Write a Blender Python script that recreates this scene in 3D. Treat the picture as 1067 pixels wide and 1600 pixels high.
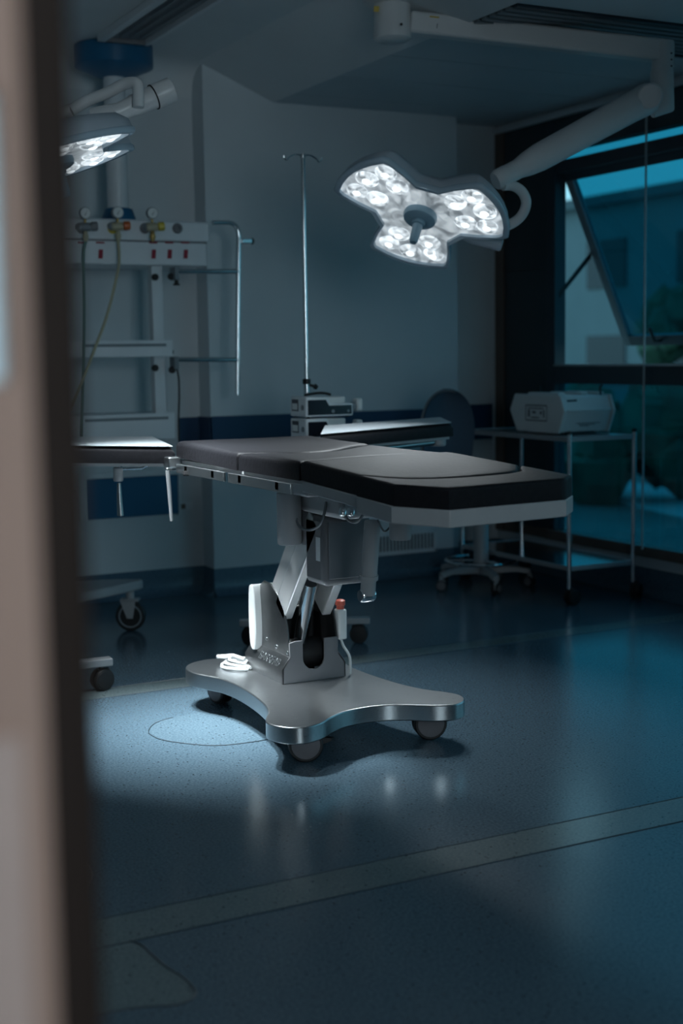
import bpy, bmesh, math, random
from mathutils import Vector, Matrix
random.seed(7)
R = math.radians
scene = bpy.context.scene
col = scene.collection
for o in list(bpy.data.objects): bpy.data.objects.remove(o)

# ------------------------------------------------------------------ camera
IW, IH, F = 1067.0, 1600.0, 2150.0
PITCH, ROLL, YAW, EYE = R(6.45), R(0.85), R(27.4), 1.3
fw = Vector((math.sin(YAW)*math.cos(PITCH), math.cos(YAW)*math.cos(PITCH), -math.sin(PITCH)))
r0 = Vector((math.cos(YAW), -math.sin(YAW), 0)); u0 = r0.cross(fw)
cr = r0*math.cos(ROLL) - u0*math.sin(ROLL)
cu = u0*math.cos(ROLL) + r0*math.sin(ROLL)
C0 = Vector((0, 0, EYE))
cam = bpy.data.cameras.new('camera'); camo = bpy.data.objects.new('camera', cam); col.objects.link(camo)
m = Matrix((cr, cu, -fw)).transposed().to_4x4(); m.translation = C0
camo.matrix_world = m
cam.sensor_fit = 'VERTICAL'; cam.sensor_height = 36; cam.sensor_width = 24
cam.lens = 36*F/IH; cam.clip_start = 0.02; cam.clip_end = 200
cam.dof.use_dof = True; cam.dof.focus_distance = 4.55; cam.dof.aperture_fstop = 2.0
scene.camera = camo
def ray(x, y): return fw + cr*((x-IW/2)/F) - cu*((y-IH/2)/F)
def at(x, y, X=None, Y=None, Z=None, D=None):       # the point of the room seen at a measured spot, at its real distance
    d = ray(x, y)
    t = D if D is not None else (X/d.x if X is not None else Y/d.y if Y is not None else (Z-EYE)/d.z)
    return C0 + d*t

# ------------------------------------------------------------------ world, exposure
w = bpy.data.worlds.new('dusk_sky'); scene.world = w; w.use_nodes = True
nt = w.node_tree; nt.nodes.clear()
wo = nt.nodes.new('ShaderNodeOutputWorld'); bg = nt.nodes.new('ShaderNodeBackground')
tc = nt.nodes.new('ShaderNodeTexCoord'); sx = nt.nodes.new('ShaderNodeSeparateXYZ'); rp = nt.nodes.new('ShaderNodeValToRGB')
nt.links.new(tc.outputs['Generated'], sx.inputs[0]); nt.links.new(sx.outputs['Z'], rp.inputs[0])
rp.color_ramp.elements[0].position = 0.0; rp.color_ramp.elements[0].color = (0.16, 0.36, 0.44, 1)
rp.color_ramp.elements[1].position = 0.7; rp.color_ramp.elements[1].color = (0.10, 0.28, 0.40, 1)
nt.links.new(rp.outputs[0], bg.inputs[0]); bg.inputs[1].default_value = 1.35
nt.links.new(bg.outputs[0], wo.inputs[0])
scene.view_settings.view_transform = 'Standard'; scene.view_settings.look = 'None'
scene.view_settings.exposure = 0.8; scene.view_settings.gamma = 1.0
scene.view_settings.use_curve_mapping = False
MAIN_W, SIDE_W = 1.5, 3.2      # watts of each lobe of the two surgical lamps (the main one is dimmed)
LED = (0.86, 0.95, 1.0)

# ------------------------------------------------------------------ materials
def mat(name, c, rough=0.5, metal=0.0, noise=0.0, nscale=20.0, bump=0.0, spec=0.5, coat=0.0, emit=None, estr=0.0, stretch=None, rvar=0.0):
    M = bpy.data.materials.new(name); M.use_nodes = True
    n = M.node_tree.nodes; l = M.node_tree.links; b = n['Principled BSDF']
    b.inputs['Base Color'].default_value = (*c, 1); b.inputs['Roughness'].default_value = rough
    b.inputs['Metallic'].default_value = metal; b.inputs['Specular IOR Level'].default_value = spec
    b.inputs['Coat Weight'].default_value = coat; b.inputs['Coat Roughness'].default_value = 0.12
    if emit: b.inputs['Emission Color'].default_value = (*emit, 1); b.inputs['Emission Strength'].default_value = estr
    if noise or bump or rvar:
        t = n.new('ShaderNodeTexCoord'); mp = n.new('ShaderNodeMapping'); x = n.new('ShaderNodeTexNoise')
        x.inputs['Scale'].default_value = nscale; x.inputs['Detail'].default_value = 6
        if stretch: mp.inputs['Scale'].default_value = stretch
        l.new(t.outputs['Object'], mp.inputs[0]); l.new(mp.outputs[0], x.inputs['Vector'])
        if noise:
            k = n.new('ShaderNodeMixRGB'); k.blend_type = 'MULTIPLY'; k.inputs[0].default_value = 1
            cr_ = n.new('ShaderNodeValToRGB')
            cr_.color_ramp.elements[0].position = 0.3; cr_.color_ramp.elements[1].position = 0.7
            cr_.color_ramp.elements[0].color = (1-noise, 1-noise, 1-noise, 1); cr_.color_ramp.elements[1].color = (1, 1, 1, 1)
            k.inputs[1].default_value = (*c, 1); l.new(x.outputs[0], cr_.inputs[0]); l.new(cr_.outputs[0], k.inputs[2])
            l.new(k.outputs[0], b.inputs['Base Color'])
        if rvar:
            mr = n.new('ShaderNodeMapRange'); mr.inputs['To Min'].default_value = max(0, rough-rvar); mr.inputs['To Max'].default_value = rough+rvar
            l.new(x.outputs[0], mr.inputs[0]); l.new(mr.outputs[0], b.inputs['Roughness'])
        if bump:
            bp = n.new('ShaderNodeBump'); bp.inputs['Strength'].default_value = bump; bp.inputs['Distance'].default_value = 0.01
            l.new(x.outputs[0], bp.inputs['Height']); l.new(bp.outputs[0], b.inputs['Normal'])
    return M
def speckled(name, c, dark, light):
    M = mat(name, c, 0.22, spec=0.45)
    n = M.node_tree.nodes; l = M.node_tree.links; b = n['Principled BSDF']
    t = n.new('ShaderNodeTexCoord')
    big = n.new('ShaderNodeTexNoise'); big.inputs['Scale'].default_value = 1.6; big.inputs['Detail'].default_value = 4
    fine = n.new('ShaderNodeTexNoise'); fine.inputs['Scale'].default_value = 130; fine.inputs['Detail'].default_value = 3
    v = n.new('ShaderNodeTexVoronoi'); v.inputs['Scale'].default_value = 58
    for q in (big, fine, v): l.new(t.outputs['Object'], q.inputs['Vector'])
    r1 = n.new('ShaderNodeValToRGB'); r1.color_ramp.elements[0].position = 0.35; r1.color_ramp.elements[1].position = 0.66
    r1.color_ramp.elements[0].color = (*dark, 1); r1.color_ramp.elements[1].color = (*light, 1)
    l.new(fine.outputs[0], r1.inputs[0])
    r2 = n.new('ShaderNodeValToRGB'); r2.color_ramp.elements[0].position = 0.13; r2.color_ramp.elements[1].position = 0.22
    r2.color_ramp.elements[0].color = (0.25, 0.25, 0.28, 1); r2.color_ramp.elements[1].color = (1, 1, 1, 1)
    l.new(v.outputs['Distance'], r2.inputs[0])
    sel = n.new('ShaderNodeMath'); sel.operation = 'GREATER_THAN'; sel.inputs[1].default_value = 0.6
    sp = n.new('ShaderNodeSeparateColor'); l.new(v.outputs['Color'], sp.inputs[0]); l.new(sp.outputs[0], sel.inputs[0])
    mx = n.new('ShaderNodeMixRGB'); mx.blend_type = 'MULTIPLY'; l.new(sel.outputs[0], mx.inputs[0])
    l.new(r1.outputs[0], mx.inputs[1]); l.new(r2.outputs[0], mx.inputs[2])
    l.new(mx.outputs[0], b.inputs['Base Color'])
    mr = n.new('ShaderNodeMapRange'); mr.inputs['To Min'].default_value = 0.13; mr.inputs['To Max'].default_value = 0.26
    l.new(big.outputs[0], mr.inputs[0]); l.new(mr.outputs[0], b.inputs['Roughness'])
    bp = n.new('ShaderNodeBump'); bp.inputs['Strength'].default_value = 0.03; bp.inputs['Distance'].default_value = 0.004
    wv = n.new('ShaderNodeTexNoise'); wv.inputs['Scale'].default_value = 9; l.new(t.outputs['Object'], wv.inputs['Vector'])
    l.new(wv.outputs[0], bp.inputs['Height']); l.new(bp.outputs[0], b.inputs['Normal'])
    return M
def glass(name, tint, refl=0.10):
    M = bpy.data.materials.new(name); M.use_nodes = True
    n = M.node_tree.nodes; l = M.node_tree.links; n.clear()
    o = n.new('ShaderNodeOutputMaterial'); mx = n.new('ShaderNodeMixShader'); tr = n.new('ShaderNodeBsdfTransparent'); gl = n.new('ShaderNodeBsdfGlossy')
    lf = n.new('ShaderNodeLayerWeight'); pw = n.new('ShaderNodeMath'); pw.operation = 'POWER'; pw.inputs[1].default_value = 4.0
    lw = n.new('ShaderNodeMapRange'); lw.inputs['To Min'].default_value = refl*0.4; lw.inputs['To Max'].default_value = 0.7
    l.new(lf.outputs['Facing'], pw.inputs[0]); l.new(pw.outputs[0], lw.inputs[0])
    tr.inputs[0].default_value = (*tint, 1); gl.inputs['Roughness'].default_value = 0.02; gl.inputs[0].default_value = (0.9, 0.95, 1, 1)
    l.new(lw.outputs[0], mx.inputs[0]); l.new(tr.outputs[0], mx.inputs[1]); l.new(gl.outputs[0], mx.inputs[2]); l.new(mx.outputs[0], o.inputs[0])
    return M
def led_lens(name, s, sc=26):
    M = mat(name, (0.8, 0.82, 0.85), 0.15, emit=LED, estr=s)
    n = M.node_tree.nodes; l = M.node_tree.links; b = n['Principled BSDF']
    t = n.new('ShaderNodeTexCoord'); v = n.new('ShaderNodeTexNoise'); v.inputs['Scale'].default_value = sc; v.inputs['Detail'].default_value = 3
    v.inputs['Distortion'].default_value = 1.6
    r = n.new('ShaderNodeMapRange'); r.inputs['From Min'].default_value = 0.36; r.inputs['From Max'].default_value = 0.72
    r.inputs['To Min'].default_value = 0.25*s; r.inputs['To Max'].default_value = s*2.2
    l.new(t.outputs['Object'], v.inputs['Vector']); l.new(v.outputs[0], r.inputs[0]); l.new(r.outputs[0], b.inputs['Emission Strength'])
    return M
MT = dict(
 wall=mat('painted_wall', (0.62, 0.66, 0.68), 0.55, noise=0.05, nscale=3, bump=0.03),
 ceil=mat('ceiling_paint', (0.66, 0.69, 0.70), 0.6, noise=0.04, nscale=3),
 panel=mat('ceiling_panel', (0.50, 0.55, 0.58), 0.5, noise=0.04, nscale=4),
 floor=speckled('speckled_vinyl', (0.1, 0.155, 0.2), (0.056, 0.094, 0.124), (0.105, 0.158, 0.196)),
 inlay=speckled('grey_vinyl', (0.14, 0.18, 0.19), (0.105, 0.142, 0.15), (0.155, 0.196, 0.203)),
 inlay2=speckled('pale_blue_vinyl', (0.12, 0.18, 0.22), (0.066, 0.108, 0.14), (0.118, 0.175, 0.212)),
 seam=mat('weld_seam', (0.03, 0.05, 0.065), 0.4),
 cove=speckled('cove_vinyl', (0.09, 0.16, 0.22), (0.07, 0.13, 0.18), (0.11, 0.18, 0.24)),
 band=mat('blue_band', (0.008, 0.045, 0.11), 0.4, noise=0.1, nscale=6),
 white=mat('white_enamel', (0.70, 0.73, 0.75), 0.35, noise=0.04, nscale=8),
 lampwhite=mat('lamp_enamel', (0.66, 0.66, 0.66), 0.32, noise=0.03, nscale=8),
 lampgrey=mat('lamp_shell', (0.42, 0.47, 0.52), 0.3),
 lampface=led_lens('lamp_reflector', 0.17, 11),
 rim=mat('lamp_bezel', (0.42, 0.52, 0.60), 0.25, spec=0.6),
 handle=mat('sterile_handle', (0.22, 0.36, 0.45), 0.35),
 pendblue=mat('pendant_blue', (0.012, 0.12, 0.24), 0.35, noise=0.06, nscale=5),
 leather=mat('black_upholstery', (0.012, 0.012, 0.0145), 0.52, noise=0.25, nscale=60, bump=0.12, spec=0.13),
 padlight=mat('painted_lamp_light', (0.50, 0.55, 0.58), 0.45),  # lamp light on the leg pads, painted as a pale colour
 steel=mat('brushed_steel', (0.50, 0.52, 0.53), 0.30, metal=1.0, noise=0.12, nscale=30, stretch=(1, 20, 20), rvar=0.07),
 armmetal=mat('satin_arm', (0.62, 0.63, 0.63), 0.38, metal=0.35, noise=0.06, nscale=12),
 darksteel=mat('dark_steel', (0.24, 0.245, 0.25), 0.34, metal=1.0, noise=0.12, nscale=30),
 chrome=mat('chrome', (0.72, 0.74, 0.76), 0.14, metal=1.0),
 painted=mat('grey_powder_coat', (0.34, 0.35, 0.36), 0.4, noise=0.05, nscale=20),
 dgrey=mat('dark_grey_cover', (0.17, 0.17, 0.18), 0.45, noise=0.08, nscale=14),
 black=mat('black_rubber', (0.012, 0.012, 0.013), 0.5),
 wheel=mat('caster_grey', (0.17, 0.16, 0.17), 0.45, noise=0.1, nscale=30),
 plastic=mat('off_white_plastic', (0.72, 0.74, 0.73), 0.4),
 cord=mat('white_cord', (0.60, 0.62, 0.62), 0.45),
 greycable=mat('grey_cable', (0.16, 0.17, 0.18), 0.5),
 screen=mat('dark_display', (0.012, 0.016, 0.024), 0.15),
 red=mat('red_print', (0.28, 0.01, 0.03), 0.5), yellow=mat('yellow_valve', (0.55, 0.42, 0.05), 0.4), orange=mat('orange_valve', (0.55, 0.12, 0.03), 0.4),
 brass=mat('brass', (0.50, 0.33, 0.12), 0.35, metal=0.8), tan=mat('tan_hose', (0.42, 0.38, 0.26), 0.5), green=mat('green_hose', (0.10, 0.20, 0.18), 0.5),
 tealfab=mat('slate_fabric', (0.055, 0.095, 0.14), 0.75, noise=0.15, nscale=120, bump=0.1),
 frame=mat('dark_window_frame', (0.03, 0.045, 0.06), 0.4),
 darkpanel=mat('dark_infill_panel', (0.028, 0.042, 0.05), 0.35, noise=0.1, nscale=2),
 brown=mat('brown_frame', (0.16, 0.11, 0.09), 0.5, noise=0.2, nscale=9),
 beige=mat('beige_wall', (0.34, 0.22, 0.175), 0.7, spec=0.2, noise=0.05, nscale=4),
 jamb=mat('dark_brown_jamb', (0.024, 0.016, 0.013), 0.7, spec=0.08, noise=0.1, nscale=8),
 frosted=mat('frosted_glass', (0.62, 0.78, 0.86), 0.3), kick=mat('kick_panel', (0.42, 0.30, 0.26), 0.6, noise=0.05),
 slot=mat('vent_slot', (0.015, 0.018, 0.02), 0.6),
 greyvent=mat('vent_grey', (0.20, 0.23, 0.25), 0.45),
 pane=glass('teal_glass', (0.17, 0.52, 0.60)), pale=glass('pale_glass', (0.82, 0.93, 0.96)), clear=glass('clear_glass', (0.93, 0.96, 0.97)),
 print=mat('dark_print', (0.05, 0.06, 0.075), 0.6), sticker=mat('yellow_sticker', (0.55, 0.38, 0.05), 0.5),
 leaf=mat('foliage', (0.05, 0.12, 0.07), 0.7, noise=0.6, nscale=3, bump=0.6), bark=mat('bark', (0.09, 0.07, 0.05), 0.8, noise=0.3, nscale=12),
 ground=mat('outside_ground', (0.10, 0.16, 0.15), 0.8, noise=0.4, nscale=0.8), path=mat('pale_paving', (0.45, 0.50, 0.50), 0.7, noise=0.15, nscale=2),
 facade=mat('pale_facade', (0.17, 0.21, 0.22), 0.7, noise=0.1, nscale=1), roof=mat('dark_roof', (0.10, 0.13, 0.14), 0.7, noise=0.2, nscale=2),
 lens=led_lens('led_lens', 0.36, 18), led=mat('led_chip', (1, 1, 1), 0.3, emit=LED, estr=0.75),
 tube=mat('fill_diffuser', (0.9, 0.88, 0.85), 0.5, emit=(0.72, 0.90, 1.0), estr=2.0),
)

# ------------------------------------------------------------------ mesh helpers
class MB:
    def __init__(s, M=None): s.v = []; s.f = []; s.M = M
    def add(s, vs, fs):
        b = len(s.v); s.v += [(s.M @ Vector(p)) if s.M else Vector(p) for p in vs]
        s.f += [tuple(i+b for i in f) for f in fs]; return s
    def box(s, a, b):
        (x0, y0, z0), (x1, y1, z1) = a, b
        return s.add([(x0,y0,z0),(x1,y0,z0),(x1,y1,z0),(x0,y1,z0),(x0,y0,z1),(x1,y0,z1),(x1,y1,z1),(x0,y1,z1)],
                     [(0,3,2,1),(4,5,6,7),(0,1,5,4),(1,2,6,5),(2,3,7,6),(3,0,4,7)])
    def hexa(s, p): return s.add(p, [(0,3,2,1),(4,5,6,7),(0,1,5,4),(1,2,6,5),(2,3,7,6),(3,0,4,7)])
    def prism(s, poly, ext):
        n = len(poly); e = Vector(ext); P = [Vector(p) for p in poly]
        return s.add(P+[p+e for p in P], [tuple(range(n))[::-1], tuple(range(n, 2*n))]+[(i,(i+1)%n,n+(i+1)%n,n+i) for i in range(n)])
    def tube(s, pts, r, n=12, caps=True, closed=False):
        P = [Vector(p) for p in pts]; k = len(P)
        rs = r if isinstance(r, (list, tuple)) else [r]*k
        ts = []
        for i in range(k):
            a = P[i-1] if (i > 0 or closed) else P[i]; b = P[(i+1) % k] if (i < k-1 or closed) else P[i]
            ts.append((b-a).normalized())
        nrm = ts[0].orthogonal().normalized(); vs = []
        for i in range(k):
            if i: 
                q = ts[i-1].rotation_difference(ts[i]); nrm = q @ nrm
            nrm = (nrm - ts[i]*nrm.dot(ts[i])).normalized(); bn = ts[i].cross(nrm)
            vs += [P[i] + (nrm*math.cos(2*math.pi*j/n) + bn*math.sin(2*math.pi*j/n))*rs[i] for j in range(n)]
        fs = []
        for i in range(k if closed else k-1):
            a, b = i*n, ((i+1) % k)*n
            fs += [(a+j, a+(j+1) % n, b+(j+1) % n, b+j) for j in range(n)]
        if caps and not closed: fs += [tuple(range(n))[::-1], tuple((k-1)*n+j for j in range(n))]
        return s.add(vs, fs)
    def cyl(s, a, b, r, r2=None, n=20): return s.tube([a, b], [r, r if r2 is None else r2], n)
    def lathe(s, c, axis, prof, n=28):      # prof: (distance along axis, radius)
        c = Vector(c); ax = Vector(axis).normalized(); e = ax.orthogonal().normalized(); g = ax.cross(e); vs = []
        for h, r in prof: vs += [c+ax*h+(e*math.cos(2*math.pi*j/n)+g*math.sin(2*math.pi*j/n))*max(r, 1e-4) for j in range(n)]
        k = len(prof); fs = [(i*n+j, i*n+(j+1) % n, (i+1)*n+(j+1) % n, (i+1)*n+j) for i in range(k-1) for j in range(n)]
        return s.add(vs, fs+[tuple(range(n))[::-1], tuple((k-1)*n+j for j in range(n))])
    def ball(s, c, r, n=14, sc=(1, 1, 1)):
        c = Vector(c); k = n//2; vs = []; fs = []
        for i in range(k+1):
            a = math.pi*i/k
            vs += [c+Vector((math.sin(a)*math.cos(2*math.pi*j/n)*sc[0], math.sin(a)*math.sin(2*math.pi*j/n)*sc[1], math.cos(a)*sc[2]))*r for j in range(n)]
        for i in range(k): fs += [(i*n+j, (i+1)*n+j, (i+1)*n+(j+1) % n, i*n+(j+1) % n) for j in range(n)]
        return s.add(vs, fs)
    def build(s, name, m, parent=None, bevel=0, seg=2, angle=38):
        o0 = Vector(parent['_o']) if parent is not None and '_o' in parent else Vector((0, 0, 0))
        me = bpy.data.meshes.new(name); me.from_pydata([v-o0 for v in s.v], [], s.f); me.validate()
        bm = bmesh.new(); bm.from_mesh(me); bmesh.ops.remove_doubles(bm, verts=bm.verts, dist=1e-5)
        bmesh.ops.recalc_face_normals(bm, faces=bm.faces); bm.to_mesh(me); bm.free()
        me.materials.append(MT[m] if isinstance(m, str) else m)
        for p in me.polygons: p.use_smooth = True
        me.set_sharp_from_angle(angle=R(angle))
        o = bpy.data.objects.new(name, me); col.objects.link(o)
        if parent is not None: o.parent = parent; o['_o'] = tuple(o0)
        if bevel:
            b = o.modifiers.new('bevel', 'BEVEL'); b.width = bevel; b.segments = seg; b.limit_method = 'ANGLE'; b.angle_limit = R(40); b.harden_normals = False
        return o
def box(name, a, b, m, parent=None, bevel=0): return MB().box(a, b).build(name, m, parent, bevel)
def tag(o, label, cat, group=None):
    o['label'] = label; o['category'] = cat
    if group: o['group'] = group
    return o
def thing(name, loc, label, cat, group=None):
    o = bpy.data.objects.new(name, None); col.objects.link(o); o.location = loc; o.empty_display_size = 0.1
    o['_o'] = tuple(loc); return tag(o, label, cat, group)
def struct(o): o['kind'] = 'structure'; return o
def smooth(pts, sub=6, closed=False):
    P = [Vector(p) for p in pts]; n = len(P); out = []
    for i in range(n if closed else n-1):
        p0, p1, p2, p3 = (P[(i-1) % n], P[i], P[(i+1) % n], P[(i+2) % n]) if closed else (P[max(i-1, 0)], P[i], P[i+1], P[min(i+2, n-1)])
        for k in range(sub):
            t = k/sub; out.append(0.5*((2*p1)+(p2-p0)*t+(2*p0-5*p1+4*p2-p3)*t*t+(3*p1-p0-3*p2+p3)*t**3))
    if not closed: out.append(P[-1])
    return out
def text(name, s, size, M, m, parent, ext=0.001, align='LEFT'):
    cu_ = bpy.data.curves.new(name, 'FONT'); cu_.body = s; cu_.size = size; cu_.extrude = ext; cu_.align_x = align
    t = bpy.data.objects.new(name+'_tmp', cu_); col.objects.link(t)
    bpy.context.view_layer.update()
    me = bpy.data.meshes.new_from_object(t.evaluated_get(bpy.context.evaluated_depsgraph_get()))
    bpy.data.objects.remove(t); bpy.data.curves.remove(cu_)
    o0 = Vector(parent['_o']); me.transform(Matrix.Translation(-o0) @ M); me.materials.clear(); me.materials.append(MT[m])
    o = bpy.data.objects.new(name, me); col.objects.link(o); o.parent = parent; o['_o'] = tuple(o0); return o
def caster(root, p, r, name='caster', m='wheel', wid=0.04, ang=0.0, stem=0.03, hood='black', z0=None):
    # twin wheel caster: two discs with a tread, a hood between them and a stem, sub-parts of one part
    p = Vector(p); a = Vector((math.cos(ang), math.sin(ang), 0)); top = z0 if z0 is not None else 2*r+stem
    body = MB().box((-0.010, -r*0.55, r*0.55), (0.010, r*0.75, 2*r*0.98)); M = Matrix.Translation((p.x, p.y, p.z)) @ Matrix.Rotation(ang, 4, 'Z')
    b = MB(M); b.add(body.v, body.f); b.cyl((0, 0, r*1.4), (0, 0, top), 0.012, n=10)
    bo = b.build(name, hood, root, 0.003)
    for s in (-1, 1):
        c = p+Vector((0, 0, r))+a*s*wid*0.32
        MB().lathe(c, a*s, [(-wid*0.18, r*0.6), (-wid*0.18, r*0.94), (-wid*0.08, r), (wid*0.12, r), (wid*0.2, r*0.93), (wid*0.2, r*0.85)], 24).build('tyre', 'black', bo)
        MB().lathe(c+a*s*wid*0.1, a*s, [(0, r*0.3), (wid*0.02, r*0.86), (wid*0.13, r*0.80), (wid*0.16, r*0.2)], 24).build('hub_cap', m, bo)
    return bo

# ================================================================== THE ROOM
YB, YL, YR, XW = 6.99, 7.15, 7.20, 4.83     # back wall, its recess at the left, its recess at the right, window wall
ZH, ZL = 2.86, 2.68                         # high and low ceiling
XL, YF = -0.9, 0.80                         # left wall, corridor side of front wall
fl = struct(box('floor', (XL-0.2, -1.9, -0.05), (XW+0.14, YR+0.1, 0), 'floor'))
fl['_o'] = (0, 0, 0)
def flat(name, pts, z, m, parent): return MB().prism([(p[0], p[1], 0) for p in pts], (0, 0, z)).build(name, m, parent)
flat('floor_stripe', [(XL, 2.852), (XW, 2.868), (XW, 3.035), (XL, 3.0)], 0.0008, 'inlay', fl)
flat('floor_stripe', [(XL, 5.02), (XW, 5.10), (XW, 5.225), (XL, 5.185)], 0.0008, 'inlay', fl)
patch = smooth([at(x, y, Z=0) for x, y in ((205,1471),(222,1478),(240,1495),(262,1513),(285,1527),(303,1545),(305,1555),(295,1565),(270,1572),(220,1575),(180,1581),(140,1590))], 4)
flat('floor_inlay', [(0.45, 2.853)]+[(p.x, min(p.y, 2.853)) for p in patch]+[(0.45, 2.60)], 0.0007, 'inlay', fl)
blob = smooth([at(x, y, Z=0) for x, y in ((117,1338),(130,1345),(142,1356),(145,1370),(138,1388),(126,1404),(120,1420),(124,1435),(130,1441))], 4)
flat('floor_inlay', [(0.6, 3.46)]+[(p.x, max(p.y, 3.02)) for p in blob]+[(0.6, 3.02)], 0.0007, 'inlay', fl)
ov = smooth([(1.70,4.64,0),(1.62,4.60,0),(1.565,4.52,0),(1.552,4.45,0),(1.575,4.355,0),(1.685,4.228,0),(1.81,4.198,0),(1.92,4.215,0),(2.05,4.30,0),(2.1,4.45,0),(2.0,4.6,0),(1.85,4.66,0)], 5, True)
flat('floor_inlay', ov, 0.0006, 'inlay2', fl)
def seam(pts, r=0.0022): MB().tube([Vector((p[0], p[1], 0.0004)) for p in pts], r, 6).build('weld_seam', 'seam', fl)
for a, b in (((XL, 2.852), (XW, 2.868)), ((XL, 3.0), (XW, 3.035)), ((XL, 5.02), (XW, 5.10)), ((XL, 5.185), (XW, 5.225))): seam([a, b])
seam(patch, 0.0032); seam(blob, 0.0025); seam(ov[:45], 0.0025)

box_ = lambda n, a, b, m: struct(box(n, a, b, m))
wb = box_('wall_back', (2.83, YB, 0), (4.417, YR+0.15, ZL), 'wall')
box_('wall_back_left', (XL-0.15, YL, 0), (3.0, YR+0.15, ZH+0.1), 'wall')
box_('wall_back_right', (4.417, YR, 0), (XW+0.2, YR+0.15, ZL+0.1), 'wall')
box_('wall_left', (XL-0.15, YF, 0), (XL, YL, ZH+0.1), 'wall')
# above the low ceiling the pilaster goes on up to the sloping soffit
struct(MB().prism([(2.83, YB, ZL), (3.35, YB, ZL), (3.35, YB, ZL+0.06), (2.83, YB, ZH+0.08)], (0, 0.3, 0)).build('wall_back_upper', 'wall'))
# vinyl cove running up the walls
def cove(name, a, b, nrm, h=0.145):
    a, b, n_ = Vector(a), Vector(b), Vector(nrm)
    prof = [(0.0, h), (0.004, h), (0.004, 0.05), (0.012, 0.022), (0.028, 0.008), (0.05, 0.0012), (0.05, 0.0), (0.0, 0.0)]
    struct(MB().prism([a+n_*d+Vector((0, 0, z)) for d, z in prof], b-a).build(name, 'cove'))
cove('baseboard_back', (2.826, YB, 0), (4.42, YB, 0), (0, -1, 0)); cove('baseboard_back_left', (XL, YL, 0), (2.83, YL, 0), (0, -1, 0))
cove('baseboard_back_right', (4.417, YR, 0), (XW, YR, 0), (0, -1, 0)); cove('baseboard_pilaster', (2.83, YB, 0), (2.83, YL, 0), (-1, 0, 0))
cove('baseboard_right', (XW, 1.0, 0), (XW, YR, 0), (-1, 0, 0)); cove('baseboard_left', (XL, 1.0, 0), (XL, YL, 0), (1, 0, 0))
# blue bumper band
box_('trim_1', (2.822, YB-0.012, 0.79), (4.425, YB+0.001, 0.985), 'band')
box_('trim_2', (2.70, YL-0.012, 0.79), (2.83, YL+0.001, 0.978), 'band')
box_('trim_3', (4.42, YR-0.012, 0.775), (4.795, YR+0.001, 0.992), 'band')
box_('trim_4', (2.818, YB-0.012, 0.79), (2.831, YL, 0.982), 'band')
# ceilings: high flat part, sloping soffit, low panelled part
box_('ceiling', (XL-0.15, YF, ZH), (2.82, YR+0.15, ZH+0.1), 'ceil')
struct(MB().prism([(2.81, YF, ZH), (3.24, YF, ZL), (3.24, YF, ZL+0.1), (2.81, YF, ZH+0.1)], (0, YR+0.15-YF, 0)).build('ceiling_slope', 'ceil'))
# rounded fillet between high ceiling and back wall
fil = [(0, 0), (0, -0.16), (-0.012, -0.10), (-0.035, -0.055), (-0.07, -0.025), (-0.12, -0.007), (-0.20, 0)]
struct(MB().prism([(XL, YL+d, ZH+z) for d, z in fil], (2.83-XL, 0, 0)).build('ceiling_fillet', 'ceil'))
cl = struct(MB().box((3.24, YF, ZL+0.012), (XW+0.2, 4.676, ZL+0.1)).box((3.24, 5.164, ZL+0.012), (XW+0.2, YR+0.15, ZL+0.1)).box((3.24, 4.676, ZL+0.06), (XW+0.2, 5.164, ZL+0.1)).build('ceiling_low', 'slot')); cl['_o'] = (0, 0, 0)
ys = [YR, 6.72, 6.215, 5.71, 5.165]
for i in range(4): box('ceiling_panel', (3.24, ys[i+1]+0.004, ZL), (XW, ys[i]-0.004, ZL+0.012), 'panel', cl)
for i in range(7): box('ceiling_panel', (3.24, 4.675-0.55*(i+1)+0.003, ZL), (XW, 4.675-0.55*i-0.003, ZL+0.012), 'ceil', cl)
# window wall: low parapet, header, posts
box_('wall_right', (XW, 1.0, 0), (XW+0.14, YR, 0.205), 'wall')
box_('wall_right_header', (XW, 1.0, 2.63), (XW+0.14, YR, ZL+0.02), 'wall')
box_('wall_right_near', (XW, YF, 0), (XW+0.14, 1.0, ZL+0.02), 'wall')

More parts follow.
